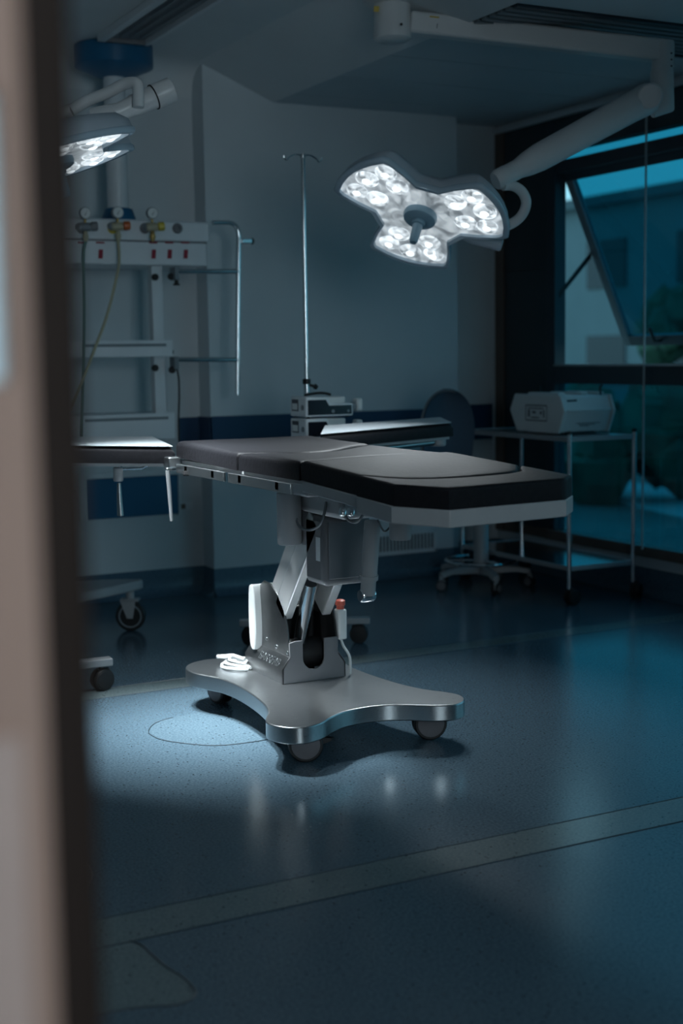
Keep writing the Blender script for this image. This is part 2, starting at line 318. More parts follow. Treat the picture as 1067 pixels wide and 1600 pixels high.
# ------------------------------------------------------------------ windows
def window(name, y0, y1, openable, pane='pane'):
    wn = bpy.data.objects.new(name, None); col.objects.link(wn); wn.location = (XW, (y0+y1)/2, 0.2); wn['_o'] = tuple(wn.location); struct(wn)
    W0, W1 = XW-0.005, XW+0.075
    box('sill_frame', (W0-0.02, y0, 0.205), (W1, y1, 0.262), 'brown', wn, 0.004)
    box('mullion', (W0, y1-0.075, 0.262), (W1, y1, 2.63), 'frame', wn, 0.004)
    box('mullion', (W0, y0, 0.262), (W1, y0+0.05, 2.63), 'frame', wn, 0.004)
    box('transom', (W0, y0+0.05, 1.125), (W1, y1-0.075, 1.225), 'frame', wn, 0.004)
    box('header_frame', (W0, y0+0.05, 2.445), (W1, y1-0.075, 2.63), 'darkpanel', wn, 0.004)
    box('pane', (XW+0.03, y0+0.05, 0.262), (XW+0.038, y1-0.075, 1.125), pane, wn)
    box('pane', (XW+0.03, y0+0.05, 2.395), (XW+0.038, y1-0.075, 2.445), pane, wn)
    box('top_rail', (W0+0.01, y0+0.05, 2.325), (W1, y1-0.075, 2.395), 'frame', wn, 0.004)
    box('bead', (W0-0.006, y0+0.05, 1.225), (W0+0.02, y1-0.075, 1.238), 'steel', wn)
    a = R(25 if openable else 0); hz = 2.325; L = 1.09; ya, yb = y1-0.08, y0+0.055
    ca, sa = math.cos(a), math.sin(a)
    S = lambda t, d: Vector((XW+0.045+sa*t+ca*d, 0, hz-ca*t+sa*d))
    def bar(n, t0, t1, a0, a1, d0, d1, m, par):
        q = [S(t0, d0), S(t1, d0), S(t1, d1), S(t0, d1)]
        return MB().hexa([v+Vector((0, a0, 0)) for v in q]+[v+Vector((0, a1, 0)) for v in q]).build(n, m, par, 0.003 if m != pane else 0)
    sash = bar('sash', 0, 0.05, yb, ya, 0, 0.04, 'frame', wn)
    bar('sash_stile', 0.05, L, ya-0.06, ya, 0, 0.04, 'greyvent' if openable else 'frame', sash); bar('sash_stile', 0.05, L, yb, yb+0.06, 0, 0.04, 'frame', sash)
    bar('sash_rail', L-0.06, L, yb+0.06, ya-0.06, 0, 0.04, 'frame', sash); bar('sash_pane', 0.05, L-0.06, yb+0.06, ya-0.06, 0.016, 0.024, pane, sash)
    if openable:
        p = S(0.50, 0.0)
        MB().prism([(XW+0.03, ya+0.002, 1.62), (XW+0.03, ya+0.002, 1.655), (p.x, ya+0.002, p.z+0.02), (p.x, ya+0.002, p.z-0.02)], (0, 0.006, 0)).build('stay_arm', 'black', wn)
        MB().tube([S(L-0.03, -0.005)+Vector((0, ya-0.35, 0)), S(L-0.05, -0.05)+Vector((0, ya-0.35, 0)), S(L-0.14, -0.06)+Vector((0, ya-0.36, 0))], 0.010, 8).build('window_handle', 'black', sash)
    return wn
window('window_1', 5.05, 6.66, True)
window('window_2', 3.40, 5.05, False, 'pale')
window('window_3', 1.0, 3.40, False, 'pale')
ip = struct(MB().box((XW+0.0, 6.66, 0.262), (XW+0.05, 7.10, 1.792)).box((XW+0.01, 6.66, 1.79), (XW+0.05, 7.10, 1.81)).build('trim_5', 'darkpanel')); struct(box('trim_6', (XW, 6.66, 1.80), (XW+0.05, 7.10, 2.63), 'darkpanel'))
box_('trim_7', (XW-0.012, 7.10, 0.205), (XW+0.05, 7.19, 2.645), 'brown'); box_('trim_8', (XW-0.006, 6.66, 0.205), (XW+0.05, 7.10, 0.262), 'brown')
box_('trim_9', (XW-0.03, 1.0, 2.63), (XW, YR, 2.655), 'wall')
box_('trim_10', (XW-0.02, 7.19, 0.15), (XW+0.05, YR, 2.66), 'wall')
bc = thing('blind_cord', (4.80, 5.77, 0.256), 'thin white blind cord hanging straight down in front of the window', 'cord')
MB().cyl((4.80, 5.757, 0.27), (4.80, 5.757, 2.60), 0.0058, n=8).build('cord', 'cord', bc)
MB().lathe((4.80, 5.757, 0.245), (0, 0, 1), [(0, 0.004), (0.004, 0.008), (0.03, 0.006), (0.036, 0.003)], 10).build('cord_weight', 'cord', bc)

# ------------------------------------------------------------------ door opening and corridor
xa = at(60, 800, Y=YF).x; xb = at(112, 800, Y=0.90).x
df = struct(box('door_1', (xa-0.02, 0.86, 0), (xb, 0.93, 2.6), 'jamb', None, 0.006)); df['_o'] = (0, 0, 0)
box('door_stop', (xa+0.01, 0.835, 0), (xa+0.03, 0.865, 2.6), 'jamb', df)
xg = at(8, 400, Y=YF).x; zg0, zg1 = at(8, 596, Y=YF).z, at(8, 142, Y=YF).z
wf = struct(MB().box((xg, YF, 0), (xa, 1.0, 2.62)).box((XL-0.15, YF, 0), (xg-0.30, 1.0, ZH+0.1)).box((xg-0.30, YF, 0), (xg, 1.0, zg0)).box((xg-0.30, YF, zg1), (xg, 1.0, 2.62))
  .box((xg-0.30, YF, 2.62), (1.95, 1.0, ZH+0.1)).box((1.95, YF, 0), (XW+0.14, 1.0, ZH+0.1)).build('wall_front', 'beige'))
wp = struct(box('window_4', (xg-0.30, YF+0.012, zg0), (xg, YF+0.02, zg1), 'frosted'))
zk = at(20, 1150, Y=YF).z; struct(box('trim_11', (XL, YF-0.006, 0), (at(40, 1400, Y=YF).x, YF, zk), 'kick'))
struct(MB().box((XL-0.3, -1.9, 0), (XW+0.3, -1.75, 2.6)).box((XL-0.3, -1.75, 0), (XL-0.15, YF, 2.6)).box((XW+0.14, -1.75, 0), (XW+0.3, YF, 2.6)).build('wall_corridor', 'beige'))
box_('ceiling_corridor', (XL-0.3, -1.9, 2.6), (XW+0.3, YF, 2.7), 'ceil')
clp = thing('added_corridor_fill', (0.9, -1.75, 1.75), 'large cool fill panel added unseen on the corridor wall facing the doorway', 'light panel')  # unseen panel added behind the camera to fill the room with soft light
box('fill_frame', (0.25, -1.75, 0.95), (1.55, -1.715, 2.55), 'white', clp, 0.004)
box('diffuser', (0.29, -1.716, 0.99), (1.51, -1.708, 2.51), 'tube', clp)
CORR = bpy.data.lights.new('added_corridor_fill_source', 'AREA'); CORR.shape = 'RECTANGLE'; CORR.size = 1.2; CORR.size_y = 1.5; CORR.energy = 17.0; CORR.color = (0.72, 0.90, 1.0)
lo = bpy.data.objects.new('added_corridor_fill_source', CORR); col.objects.link(lo); lo.parent = clp; lo.location = (0, 0.05, 0); lo.rotation_euler = (R(90), 0, 0)

# ================================================================== OPERATING TABLE
ot = thing('operating_table', (2.10, 4.33, 0), 'black padded operating table on a brushed steel pedestal with four casters', 'operating table')
# base plate
half = [(2.10,3.905),(2.02,3.893),(1.95,3.853),(1.89,3.806),(1.82,3.787),(1.765,3.82),(1.742,3.89),(1.765,3.955),(1.803,4.02),(1.832,4.116),(1.852,4.256),(1.86,4.41),(1.848,4.53),(1.822,4.60),(1.796,4.67),(1.80,4.76),(1.85,4.83),(1.93,4.858),(2.0,4.83),(2.10,4.80)]
ol = half+[(4.20-x, y) for x, y in reversed(half[1:-1])]
ol = smooth([(x, y, 0.095) for x, y in ol], 4, True)
MB().prism(ol, (0, 0, 0.055)).build('base_plate', 'steel', ot, 0.004)
for (x, y), an in (((1.885, 3.915), R(-112)), ((2.365, 3.935), R(-108)), ((1.935, 4.755), R(10)), ((2.33, 4.75), R(40))):
    c = caster(ot, (x, y, 0), 0.057, ang=an, wid=0.05, z0=0.10)
    MB().prism([(x+0.05*math.cos(an+1.57)-0.0, y+0.05*math.sin(an+1.57), 0.05), (x+0.085*math.cos(an+1.57), y+0.085*math.sin(an+1.57), 0.062), (x+0.085*math.cos(an+1.57), y+0.085*math.sin(an+1.57), 0.070), (x+0.05*math.cos(an+1.57), y+0.05*math.sin(an+1.57), 0.075)], (0.014, 0.010, 0)).build('brake_pedal', 'black', c)
# pedestal bracket: front plate with U notch, side plates, skirts
fy = 4.33; zb = 0.15
nt_ = [(2.125+0.043*math.cos(a), 0.235+0.043*math.sin(a)) for a in [math.pi+math.pi*k/10 for k in range(11)]]
fp = [(2.00, zb), (2.00, 0.205), (2.03, 0.245), (2.03, 0.295), (2.055, 0.30), (2.082, 0.30)]+nt_+[(2.168, 0.30), (2.222, 0.30), (2.222, 0.25), (2.252, 0.205), (2.252, zb)]
MB().prism([(x, fy, z) for x, z in fp], (0, 0.008, 0)).build('bracket_front', 'dgrey', ot, 0.0015)
cv = [at(x, y, X=2.03) for x, y in ((451,1012),(448,980),(443,953),(434,930),(422,912),(412,907),(406,914))]
sp = [(2.03, fy, 0.245)]+[(2.03, p.y, p.z) for p in cv]+[(2.03, 4.575, 0.46), (2.03, 4.59, 0.245)]
MB().prism(sp, (0.006, 0, 0)).build('bracket_side', 'darksteel', ot, 0.001)
MB().prism([(x+0.188, y, z) for x, y, z in sp], (0.006, 0, 0)).build('bracket_side', 'black', ot, 0.001)
sk = MB().prism([(2.03, fy, 0.245), (2.00, fy, 0.205), (2.00, fy, zb), (2.006, fy, zb), (2.006, fy, 0.203), (2.036, fy, 0.245)], (0, 0.33, 0)).build('bracket_skirt', 'darksteel', ot, 0.001)
MB().prism([(2.222, fy, 0.245), (2.252, fy, 0.205), (2.252, fy, zb), (2.246, fy, zb), (2.246, fy, 0.203), (2.216, fy, 0.245)], (0, 0.33, 0)).build('bracket_skirt', 'steel', ot, 0.001)
# maker's lettering on the sloping skirt: reads from far to near
e1 = Vector((0, -1, 0)); e2 = Vector((0.03, 0, 0.04)).normalized(); e3 = e1.cross(e2)
TM = Matrix((e1, e2, e3)).transposed().to_4x4(); TM.translation = Vector((2.0015, 4.545, 0.207)) + e3*0.001
text('lettering', 'BARRFAB', 0.042, TM, 'steel', sk, 0.0008)
for x, y in ((417, 998), (432, 1010), (449.5, 1020)):
    p = at(x, y, X=2.03); MB().lathe((2.03, p.y, p.z), (-1, 0, 0), [(0, 0.006), (0.003, 0.006), (0.004, 0.003)], 10).build('bolt', 'chrome', ot)
MB().prism(smooth([(2.0, 4.575, 0.235), (2.0, 4.565, 0.30), (2.0, 4.572, 0.42), (2.0, 4.585, 0.465), (2.0, 4.60, 0.47), (2.0, 4.615, 0.455), (2.0, 4.622, 0.36), (2.0, 4.615, 0.26), (2.0, 4.60, 0.232)], 3, True), (0.24, 0, 0)).build('rear_cover', 'plastic', ot, 0.006)
box('bracket_core', (2.05, 4.47, 0.15), (2.20, 4.56, 0.40), 'black', ot, 0.01)
MB().lathe((2.06, 4.42, 0.235), (1, 0, 0), [(0, 0.055), (0.13, 0.055)], 24).build('pivot_drum', 'black', ot)
# lifting arms
d = Vector((0, -0.62, 0.78)).normalized(); nn = Vector((0, 0.78, 0.62)).normalized()
def link(name, c, l0, l1, th, x0, x1, m):
    c = Vector(c); q = [c+d*l0-nn*th/2, c+d*l1-nn*th/2, c+d*l1+nn*th/2, c+d*l0+nn*th/2]
    return MB().hexa([Vector((x0, p.y, p.z)) for p in q]+[Vector((x1, p.y, p.z)) for p in q]).build(name, m, ot, 0.004)
link('lifting_arm', (0, 4.455, 0.47), -0.03, 0.42, 0.062, 2.035, 2.06, 'armmetal'); link('lifting_arm', (0, 4.455, 0.47), -0.03, 0.42, 0.062, 2.19, 2.215, 'armmetal')
link('lifting_arm', (0, 4.375, 0.445), -0.06, 0.40, 0.085, 2.03, 2.065, 'armmetal'); link('lifting_arm', (0, 4.375, 0.445), -0.06, 0.40, 0.085, 2.185, 2.22, 'armmetal')
link('arm_web', (0, 4.45, 0.47), 0.03, 0.40, 0.03, 2.06, 2.19, 'dgrey')
MB().cyl(at(469, 1003, X=2.11), at(484, 912, X=2.11), 0.026).build('piston', 'chrome', ot)
# motor housings and column head below the top
def col_(name, px_, y0, y1, X, r, m, n=24):
    a = at(px_, y0, X=X); b = Vector((a.x, a.y, at(px_, y1, X=X).z)); return MB().lathe(b, (0, 0, 1), [(0, r*0.9), (0.006, r), (a.z-b.z, r)], n).build(name, m, ot)
col_('actuator', 451, 770, 850, 1.98, 0.042, 'painted')
col_('actuator', 486, 795, 850, 2.06, 0.036, 'dgrey')
col_('actuator', 625, 812, 843, 2.10, 0.034, 'painted')
hb = at(524, 915, X=2.06)
MB().box((2.03, 4.05, 0.535), (2.215, 4.20, 0.775)).build('drive_housing', 'dgrey', ot, 0.022)
box('housing_plate', (2.045, 4.043, 0.56), (2.20, 4.051, 0.755), 'dgrey', ot, 0.004)
box('rating_label', (2.0285, 4.075, 0.62), (2.031, 4.105, 0.70), 'white', ot)
box('head_block', (2.02, 3.90, 0.775), (2.24, 4.24, 0.860), 'painted', ot, 0.02)
box('cross_beam', (1.97, 4.05, 0.84), (2.30, 4.30, 0.905), 'painted', ot, 0.01)
a = at(582, 815, X=2.05); b = at(576, 905, X=2.05)
MB().cyl(a, b, 0.026).build('support_strut', 'painted', ot); MB().lathe(b, (b-a), [(-0.015, 0.030), (0.0, 0.030), (0.002, 0.024), (0.05, 0.024)], 20).build('strut_sleeve', 'painted', ot)
c = at(573, 930, X=2.05); MB().lathe(c+Vector((-0.025, 0, 0)), (1, 0, 0), [(0, 0.018), (0.006, 0.022), (0.044, 0.022), (0.05, 0.018)], 16).build('strut_foot', 'chrome', ot)
for px0, px1, y in ((460, 510, 812), (535, 575, 800)):
    MB().tube(smooth([at(px0, y-25, X=1.99), at(px0+6, y+8, X=1.99), at((px0+px1)/2, y+16, X=2.0), at(px1-8, y+4, X=2.0), at(px1, y-28, X=2.02)], 5), 0.0045, 8).build('cable', 'greycable', ot)
MB().tube(smooth([at(590, 812, X=2.06), at(600, 830, X=2.07), at(610, 822, X=2.09), at(612, 812, X=2.09)], 5), 0.003, 8).build('cable', 'greycable', ot)
for px_ in (535, 548): MB().lathe(at(px_, 798, X=1.90), (0, 0, -1), [(-0.01, 0.008), (0, 0.012), (0.012, 0.012), (0.016, 0.007)], 12).build('screw_knob', 'chrome', ot)
# frames under the pads
def zt(y):     # top of the frame: level at the back, the front sections drop a little
    return 0.922 if y > 3.80 else 0.922-(3.80-y)*0.047
def frame(name, pts, h, m='painted'):
    v = [Vector((x, y, zt(y)-h)) for x, y in pts]; n = len(v)
    MB().add(v+[Vector((x, y, zt(y))) for x, y in pts], [tuple(range(n))[::-1], tuple(range(n, 2*n))]+[(i, (i+1) % n, n+(i+1) % n, n+i) for i in range(n)]).build(name, m, ot, 0.003)
frame('section_frame', [(1.826, 3.228), (1.93, 3.096), (2.33, 3.122), (2.405, 3.19), (2.405, 3.43), (1.826, 3.43)], 0.048)
frame('section_frame', [(1.832, 3.436), (2.40, 3.436), (2.40, 3.795), (1.832, 3.795)], 0.034)
frame('section_frame', [(1.85, 3.80), (2.39, 3.80), (2.39, 4.88), (1.85, 4.88)], 0.018)
for X in (1.822, 2.398):
    for y0, y1 in ((3.86, 4.36), (4.40, 4.86)):
        rl = box('side_rail', (X, y0, 0.875), (X+0.010, y1, 0.908), 'steel', ot, 0.0015)
        for y in (y0+0.10, y1-0.10): box('rail_spacer', (min(X, 2.39)+0.0, y-0.012, 0.882), (min(X, 2.39)+0.03, y+0.012, 0.906), 'painted', rl)
# pads
def pad(name, x0, x1, near, far, ztop, thick, r=0.02, wav=0.0, seed=0, xs=()):
    offs = [0, 0.12, 0.35, 0.65, 1.0]
    X = sorted(set([x0+r*o for o in offs]+[x1-r*o for o in offs]+[x0+r+(x1-x0-2*r)*i/14 for i in range(15)]+list(xs)))
    T = [(0, r*o) for o in offs]+[(i/12, 0) for i in range(1, 12)]+[(1, -r*o) for o in reversed(offs)]
    drop = lambda q: 0 if q >= r else r-math.sqrt(max(0, r*r-(r-q)**2))
    nx, ny = len(X), len(T); vs = []; bot = []
    for x in X:
        a, b = near(x), far(x)
        for t, o in T:
            y = a+(b-a)*(t if 0 < t < 1 else t)+o
            if 0 < t < 1: y = a+r+(b-a-2*r)*t
            dd = max(drop(x-x0), drop(x1-x), drop(y-a), drop(b-y)) if True else 0
            edge = min(1, (x-x0)/0.06, (x1-x)/0.06, (y-a)/0.06, (b-y)/0.06)
            wv = wav*edge*(math.sin(x*9+seed)*math.sin(y*7+seed*2)+0.5*math.sin(x*17-y*11+seed))
            vs.append((x, y, ztop(y)-dd+wv))
            bot.append((x, y, ztop(y)-thick))
    fs = [(i*ny+j, (i+1)*ny+j, (i+1)*ny+j+1, i*ny+j+1) for i in range(nx-1) for j in range(ny-1)]
    ring = [i*ny for i in range(nx)]+[(nx-1)*ny+j for j in range(1, ny)]+[i*ny+ny-1 for i in range(nx-2, -1, -1)]+[j for j in range(ny-2, 0, -1)]
    N = len(vs); vs2 = vs+[bot[i] for i in ring]; k = len(ring)
    fs += [(ring[i], N+i, N+(i+1) % k, ring[(i+1) % k]) for i in range(k)]+[tuple(N+i for i in range(k))]
    return MB().add(vs2, fs).build(name, 'leather', ot, angle=50)
lerp = lambda pts: (lambda x: next((ya+(yb-ya)*(x-xa_)/(xb_-xa_) for (xa_, ya), (xb_, yb) in zip(pts, pts[1:]) if x <= xb_), pts[-1][1]))
curve = lambda pts: lerp([(p.x, p.y) for p in smooth([(x, y, 0) for x, y in pts], 6)])
DC = curve([(1.80, 3.455), (1.83, 3.44), (1.90, 3.33), (2.0, 3.285), (2.13, 3.28), (2.26, 3.30), (2.33, 3.345), (2.37, 3.42), (2.44, 3.46)])
BC = curve([(1.80, 3.80), (2.0, 3.86), (2.2, 3.885), (2.34, 3.87), (2.44, 3.86)])
AB = curve([(1.80, 4.33), (1.9, 4.25), (2.0, 4.16), (2.12, 4.18), (2.24, 4.27), (2.34, 4.36), (2.44, 4.39)])
NE = lerp([(1.80, 3.259), (1.93, 3.10), (2.33, 3.127), (2.43, 3.215)])
zp = lambda y: zt(y)+0.060
pad('pad', 1.83, 2.40, NE, lambda x: DC(x)-0.004, zp, 0.060, 0.010, 0, xs=(1.93, 2.33))
pad('pad', 1.835, 2.40, lambda x: DC(x)+0.006, lambda x: BC(x)-0.005, lambda y: zp(y)+0.001, 0.060, 0.016, 0.0022, 1)
pad('pad', 1.835, 2.40, lambda x: BC(x)+0.010, lambda x: AB(x)-0.011, lambda y: zp(y)-0.002, 0.060, 0.018, 0.003, 2)
pad('pad', 1.835, 2.40, lambda x: AB(x)+0.009, lambda x: 4.885, lambda y: zp(y)+max(0, y-4.35)*0.02, 0.062, 0.020, 0.002, 3)
# abducted leg plates at the far end (pad on a steel tray with its swivel clamp)
def leg_plate(c4, th, m='leather', r=0.02):
    # c4: near-inner, near-outer, far-outer, far-inner corners of the top face
    P = [Vector(p) for p in c4]; n = 14; vs = []; q = 0.16
    S = [0, 0.02, 0.05, 0.10]+[0.1+0.8*i/8 for i in range(1, 8)]+[0.9, 0.95, 0.98, 1]
    for s_ in S:
        for t in S:
            p = P[0]*(1-s_)*(1-t)+P[1]*s_*(1-t)+P[2]*s_*t+P[3]*(1-s_)*t
            e_ = min(min(s_, 1-s_)/0.05, min(t, 1-t)/0.12, 1); vs.append(p-Vector((0, 0, r*(1-math.sqrt(max(0, 1-(1-e_)**2))))))
    k = len(S); fs = [(i*k+j, (i+1)*k+j, (i+1)*k+j+1, i*k+j+1) for i in range(k-1) for j in range(k-1)]
    ring = [i*k for i in range(k)]+[(k-1)*k+j for j in range(1, k)]+[i*k+k-1 for i in range(k-2, -1, -1)]+[j for j in range(k-2, 0, -1)]
    N = len(vs); L = len(ring); vs += [vs[i]-Vector((0, 0, th-r)) for i in ring]
    fs += [(ring[i], N+i, N+(i+1) % L, ring[(i+1) % L]) for i in range(L)]+[tuple(N+i for i in range(L))]
    o = MB().add(vs, fs).build('leg_pad', m, ot, angle=50)
    b = [p-Vector((0, 0, th+0.012)) for p in P]; cc = sum(b, Vector())/4; b = [cc+(p-cc)*0.94 for p in b]
    MB().hexa(b+[p+Vector((0, 0, 0.012)) for p in b]).build('pad_tray', 'painted', o)
    return o
lp = [at(273, 699, Y=4.915), at(60, 697, Y=4.98), at(62, 684, Y=5.24), at(240, 683, Y=5.24)]
def painted_pad_light(corners, pad_):  # pale slab standing in for strong lamp light on the black pad top
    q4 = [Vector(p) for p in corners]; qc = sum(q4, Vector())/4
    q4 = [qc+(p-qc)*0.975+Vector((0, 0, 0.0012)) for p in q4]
    o = MB().hexa(q4+[p+Vector((0, 0, 0.003)) for p in q4]).build('painted_pad_light', 'padlight', pad_, 0.0012); o['label'] = 'pale slab painted as lamp light on the pad top'
painted_pad_light(lp, leg_plate(lp, 0.062))
rpn = [at(498, 680, Y=4.98), at(708, 661, Y=5.14), at(690, 653, Y=5.36), at(505, 666, Y=5.30)]
painted_pad_light(rpn, leg_plate(rpn, 0.058))
p = at(684, 690, Y=5.22); MB().lathe(p-Vector((0, 0, 0.02)), (0, 0, 1), [(0, 0.030), (0.006, 0.036), (0.075, 0.036)], 20).build('plate_knuckle', 'painted', ot)
MB().tube([p, at(600, 700, Y=5.10), Vector((2.39, 4.86, 0.89))], 0.014, 10).build('plate_arm', 'steel', ot)
q = at(185, 725, Y=5.05)
MB().cyl(at(186, 712, Y=5.05), at(186, 730, Y=5.05), 0.013).build('clamp_post', 'chrome', ot)
MB().lathe(at(185, 752, Y=5.05), (0, 0, 1), [(0, 0.016), (0.004, 0.019), (0.05, 0.019), (0.055, 0.014)], 18).build('clamp_block', 'painted', ot)
lv = at(186, 755, Y=5.04); MB().tube([lv, lv+Vector((0, 0, -0.05)), lv+Vector((0.002, 0, -0.125))], [0.008, 0.010, 0.013], 10).build('clamp_lever', 'steel', ot)
MB().tube([at(190, 733, Y=5.05), at(222, 732, Y=5.02), at(255, 714, Y=4.97), at(272, 711, Y=4.92)], 0.006, 8).build('clamp_rod', 'chrome', ot)
jb = at(268, 722, Y=4.90); box('swivel_joint', (jb.x-0.022, 4.87, jb.z-0.02), (jb.x+0.03, 4.93, jb.z+0.02), 'steel', ot, 0.005)
box('swivel_pin', (jb.x-0.026, 4.885, jb.z-0.032), (jb.x+0.012, 4.915, jb.z-0.02), 'chrome', ot, 0.003)
a = at(262, 735, Y=4.89); b = at(268, 814, Y=4.885); MB().tube([a, b], [0.009, 0.006], 8).build('release_lever', 'painted', ot)
MB().lathe(at(291, 741, X=1.822), (0, 0, -1), [(-0.012, 0.012), (0, 0.014), (0.006, 0.010)], 14).build('rail_knob', 'black', ot)

# hand control hooked on the far side of the pedestal
hc = thing('hand_control', (2.245, 4.44, 0.26), 'white hand control with a red button hung on the pedestal', 'remote control')
p = at(532, 975, X=2.245)
box('control_body', (2.228, p.y-0.02, 0.285), (2.262, p.y+0.02, 0.395), 'plastic', hc, 0.006)
MB().lathe((2.245, p.y, 0.395), (0, 0, 1), [(0, 0.014), (0.012, 0.014), (0.014, 0.018), (0.03, 0.018), (0.034, 0.012)], 16).build('button', mat('red_button', (0.6, 0.12, 0.08), 0.4), hc)
MB().tube(smooth([(2.245, p.y, 0.287), (2.25, p.y-0.01, 0.26), (2.265, p.y-0.03, 0.22), (2.27, p.y-0.02, 0.158)], 5), 0.005, 8).build('coiled_lead', 'cord', hc)
# coiled mains cord on the base
pc = thing('power_cord', (1.98, 4.69, 0.15), 'white mains cord coiled on the steel base beside the pedestal', 'cord')
pts = []
for k in range(3):
    for j in range(12):
        an = 2*math.pi*j/12+k*0.5
        pts.append((1.962+0.012*k+(0.075-0.012*k)*math.cos(an)*0.62+0.008*math.sin(3*an+k), 4.675+(0.075-0.01*k)*math.sin(an)+0.01*math.cos(2*an+k), 0.157+0.009*k+0.004*math.sin(an*2+k)))
MB().tube(smooth([(1.995, 4.60, 0.158)]+pts+[(1.93, 4.70, 0.187), (1.915, 4.72, 0.19)], 3), 0.0055, 8).build('cord_loop', 'cord', pc)
MB().tube([(1.93, 4.76, 0.178), (1.965, 4.69, 0.192), (1.985, 4.63, 0.186)], 0.0068, 8).build('cord_end', 'cord', pc)

# ================================================================== SURGICAL LAMPS
def lamp_head(root, c, e1, e2, n, petals, power, spread, k=1.0):
    M = Matrix((e1, e2, n)).transposed().to_4x4() @ Matrix.Scale(k, 4); M.translation = c
    def outline(sc=1.0, inset=0.0):
        pts = []
        for a0 in petals:
            ca, sa = math.cos(a0), math.sin(a0)
            for l, w_ in ((0.13, -0.135), (0.20, -0.150), (0.270, -0.156), (0.292, -0.148), (0.312, -0.10), (0.323, -0.05), (0.326, 0), (0.323, 0.05), (0.312, 0.10), (0.292, 0.148), (0.270, 0.156), (0.20, 0.150), (0.13, 0.135)):
                l2 = l-inset; w2 = w_-math.copysign(min(inset, abs(w_)), w_) if w_ else 0
                pts.append((ca*l2-sa*w2, sa*l2+ca*w2))
        return [(x*sc, y*sc) for x, y in pts]
    # outline order: corner point between neighbouring lobes is shared approximately; build as loft
    def loft(rings, cap0, cap1):
        mb = MB(M); k = len(rings[0]); vs = [p for r_ in rings for p in r_]; fs = []
        for i in range(len(rings)-1): fs += [(i*k+j, i*k+(j+1) % k, (i+1)*k+(j+1) % k, (i+1)*k+j) for j in range(k)]
        if cap0: fs.append(tuple(range(k))[::-1])
        if cap1: fs.append(tuple((len(rings)-1)*k+j for j in range(k)))
        return mb.add(vs, fs)
    z = lambda o, h: [(x, y, h) for x, y in o]
    loft([z(outline(0.80, 0.03), -0.085), z(outline(0.92, 0.012), -0.070), z(outline(0.985), -0.038), z(outline(1.0), -0.010)], True, False).build('shell', 'lampgrey', root, angle=60)
    loft([z(outline(1.0), -0.012), z(outline(1.022), -0.006), z(outline(1.022), 0.006), z(outline(1.0), 0.012), z(outline(1.0, 0.012), 0.010), z(outline(1.0, 0.012), -0.002)], False, False).build('bezel', 'rim', root, angle=60)
    face = loft([z(outline(1.0, 0.012), -0.002), z(outline(1.0, 0.012), -0.004)], True, True).build('reflector', 'lampface', root)
    for a0 in petals:
        ca, sa = math.cos(a0), math.sin(a0)
        for l, w_, r_ in ((0.255, 0.0, 0.044), (0.235, 0.088, 0.040), (0.235, -0.088, 0.040), (0.160, 0.060, 0.042), (0.160, -0.060, 0.042)):
            x, y = ca*l-sa*w_, sa*l+ca*w_
            L = MB(M).lathe((x, y, -0.003), (0, 0, 1), [(0, r_), (0.004, r_), (0.010, r_*0.82), (0.014, r_*0.45), (0.013, r_*0.3)], 20).build('lens', 'lens', root)
            MB(M).lathe((x, y, 0.006), (0, 0, 1), [(0, r_*0.42), (0.007, r_*0.36), (0.010, r_*0.15)], 12).build('led', 'led', L)
        la = bpy.data.lights.new('lobe_light', 'AREA'); la.shape = 'DISK'; la.size = 0.15; la.energy = power; la.color = LED; la.spread = R(spread)
        lo_ = bpy.data.objects.new('lobe_light', la); col.objects.link(lo_)
        zc = -n; yc = e2; xc = yc.cross(zc); Q = Matrix((xc, yc, zc)).transposed().to_4x4(); Q.translation = M @ Vector((ca*0.21, sa*0.21, 0.022))
        lo_.parent = root; lo_.matrix_world = Q; lo_.matrix_basis = Matrix.Translation(-Vector(root['_o'])) @ Q
    hd = MB(M).lathe((0, 0, -0.004), (0, 0, 1), [(0, 0.062), (0.012, 0.064), (0.026, 0.060), (0.034, 0.048), (0.034, 0.01)], 28).build('handle_hub', 'handle', root)
    MB(M).lathe((0, 0, 0.028), (0, 0, 1), [(0, 0.026), (0.016, 0.026), (0.020, 0.019), (0.085, 0.016), (0.095, 0.013), (0.095, 0.008), (0.09, 0.007)], 20).build('handle', 'handle', hd)
def head_axes(px_, py_, D, roll_deg, tilt_deg):
    # roll: direction of the lamp's long axis in the view, tilt: angle between its normal and the line of sight
    c = at(px_, py_, D=D); to = (C0-c).normalized(); rr = cr-to*cr.dot(to); rr.normalize(); dn = rr.cross(to); dn = dn if dn.z < 0 else -dn
    a = R(roll_deg); maj = rr*math.cos(a)+dn*math.sin(a); mi = -rr*math.sin(a)+dn*math.cos(a); t = R(tilt_deg)
    n = to*math.cos(t)+mi*math.sin(t); e2_ = mi*math.cos(t)-to*math.sin(t)
    return c, maj, e2_, n
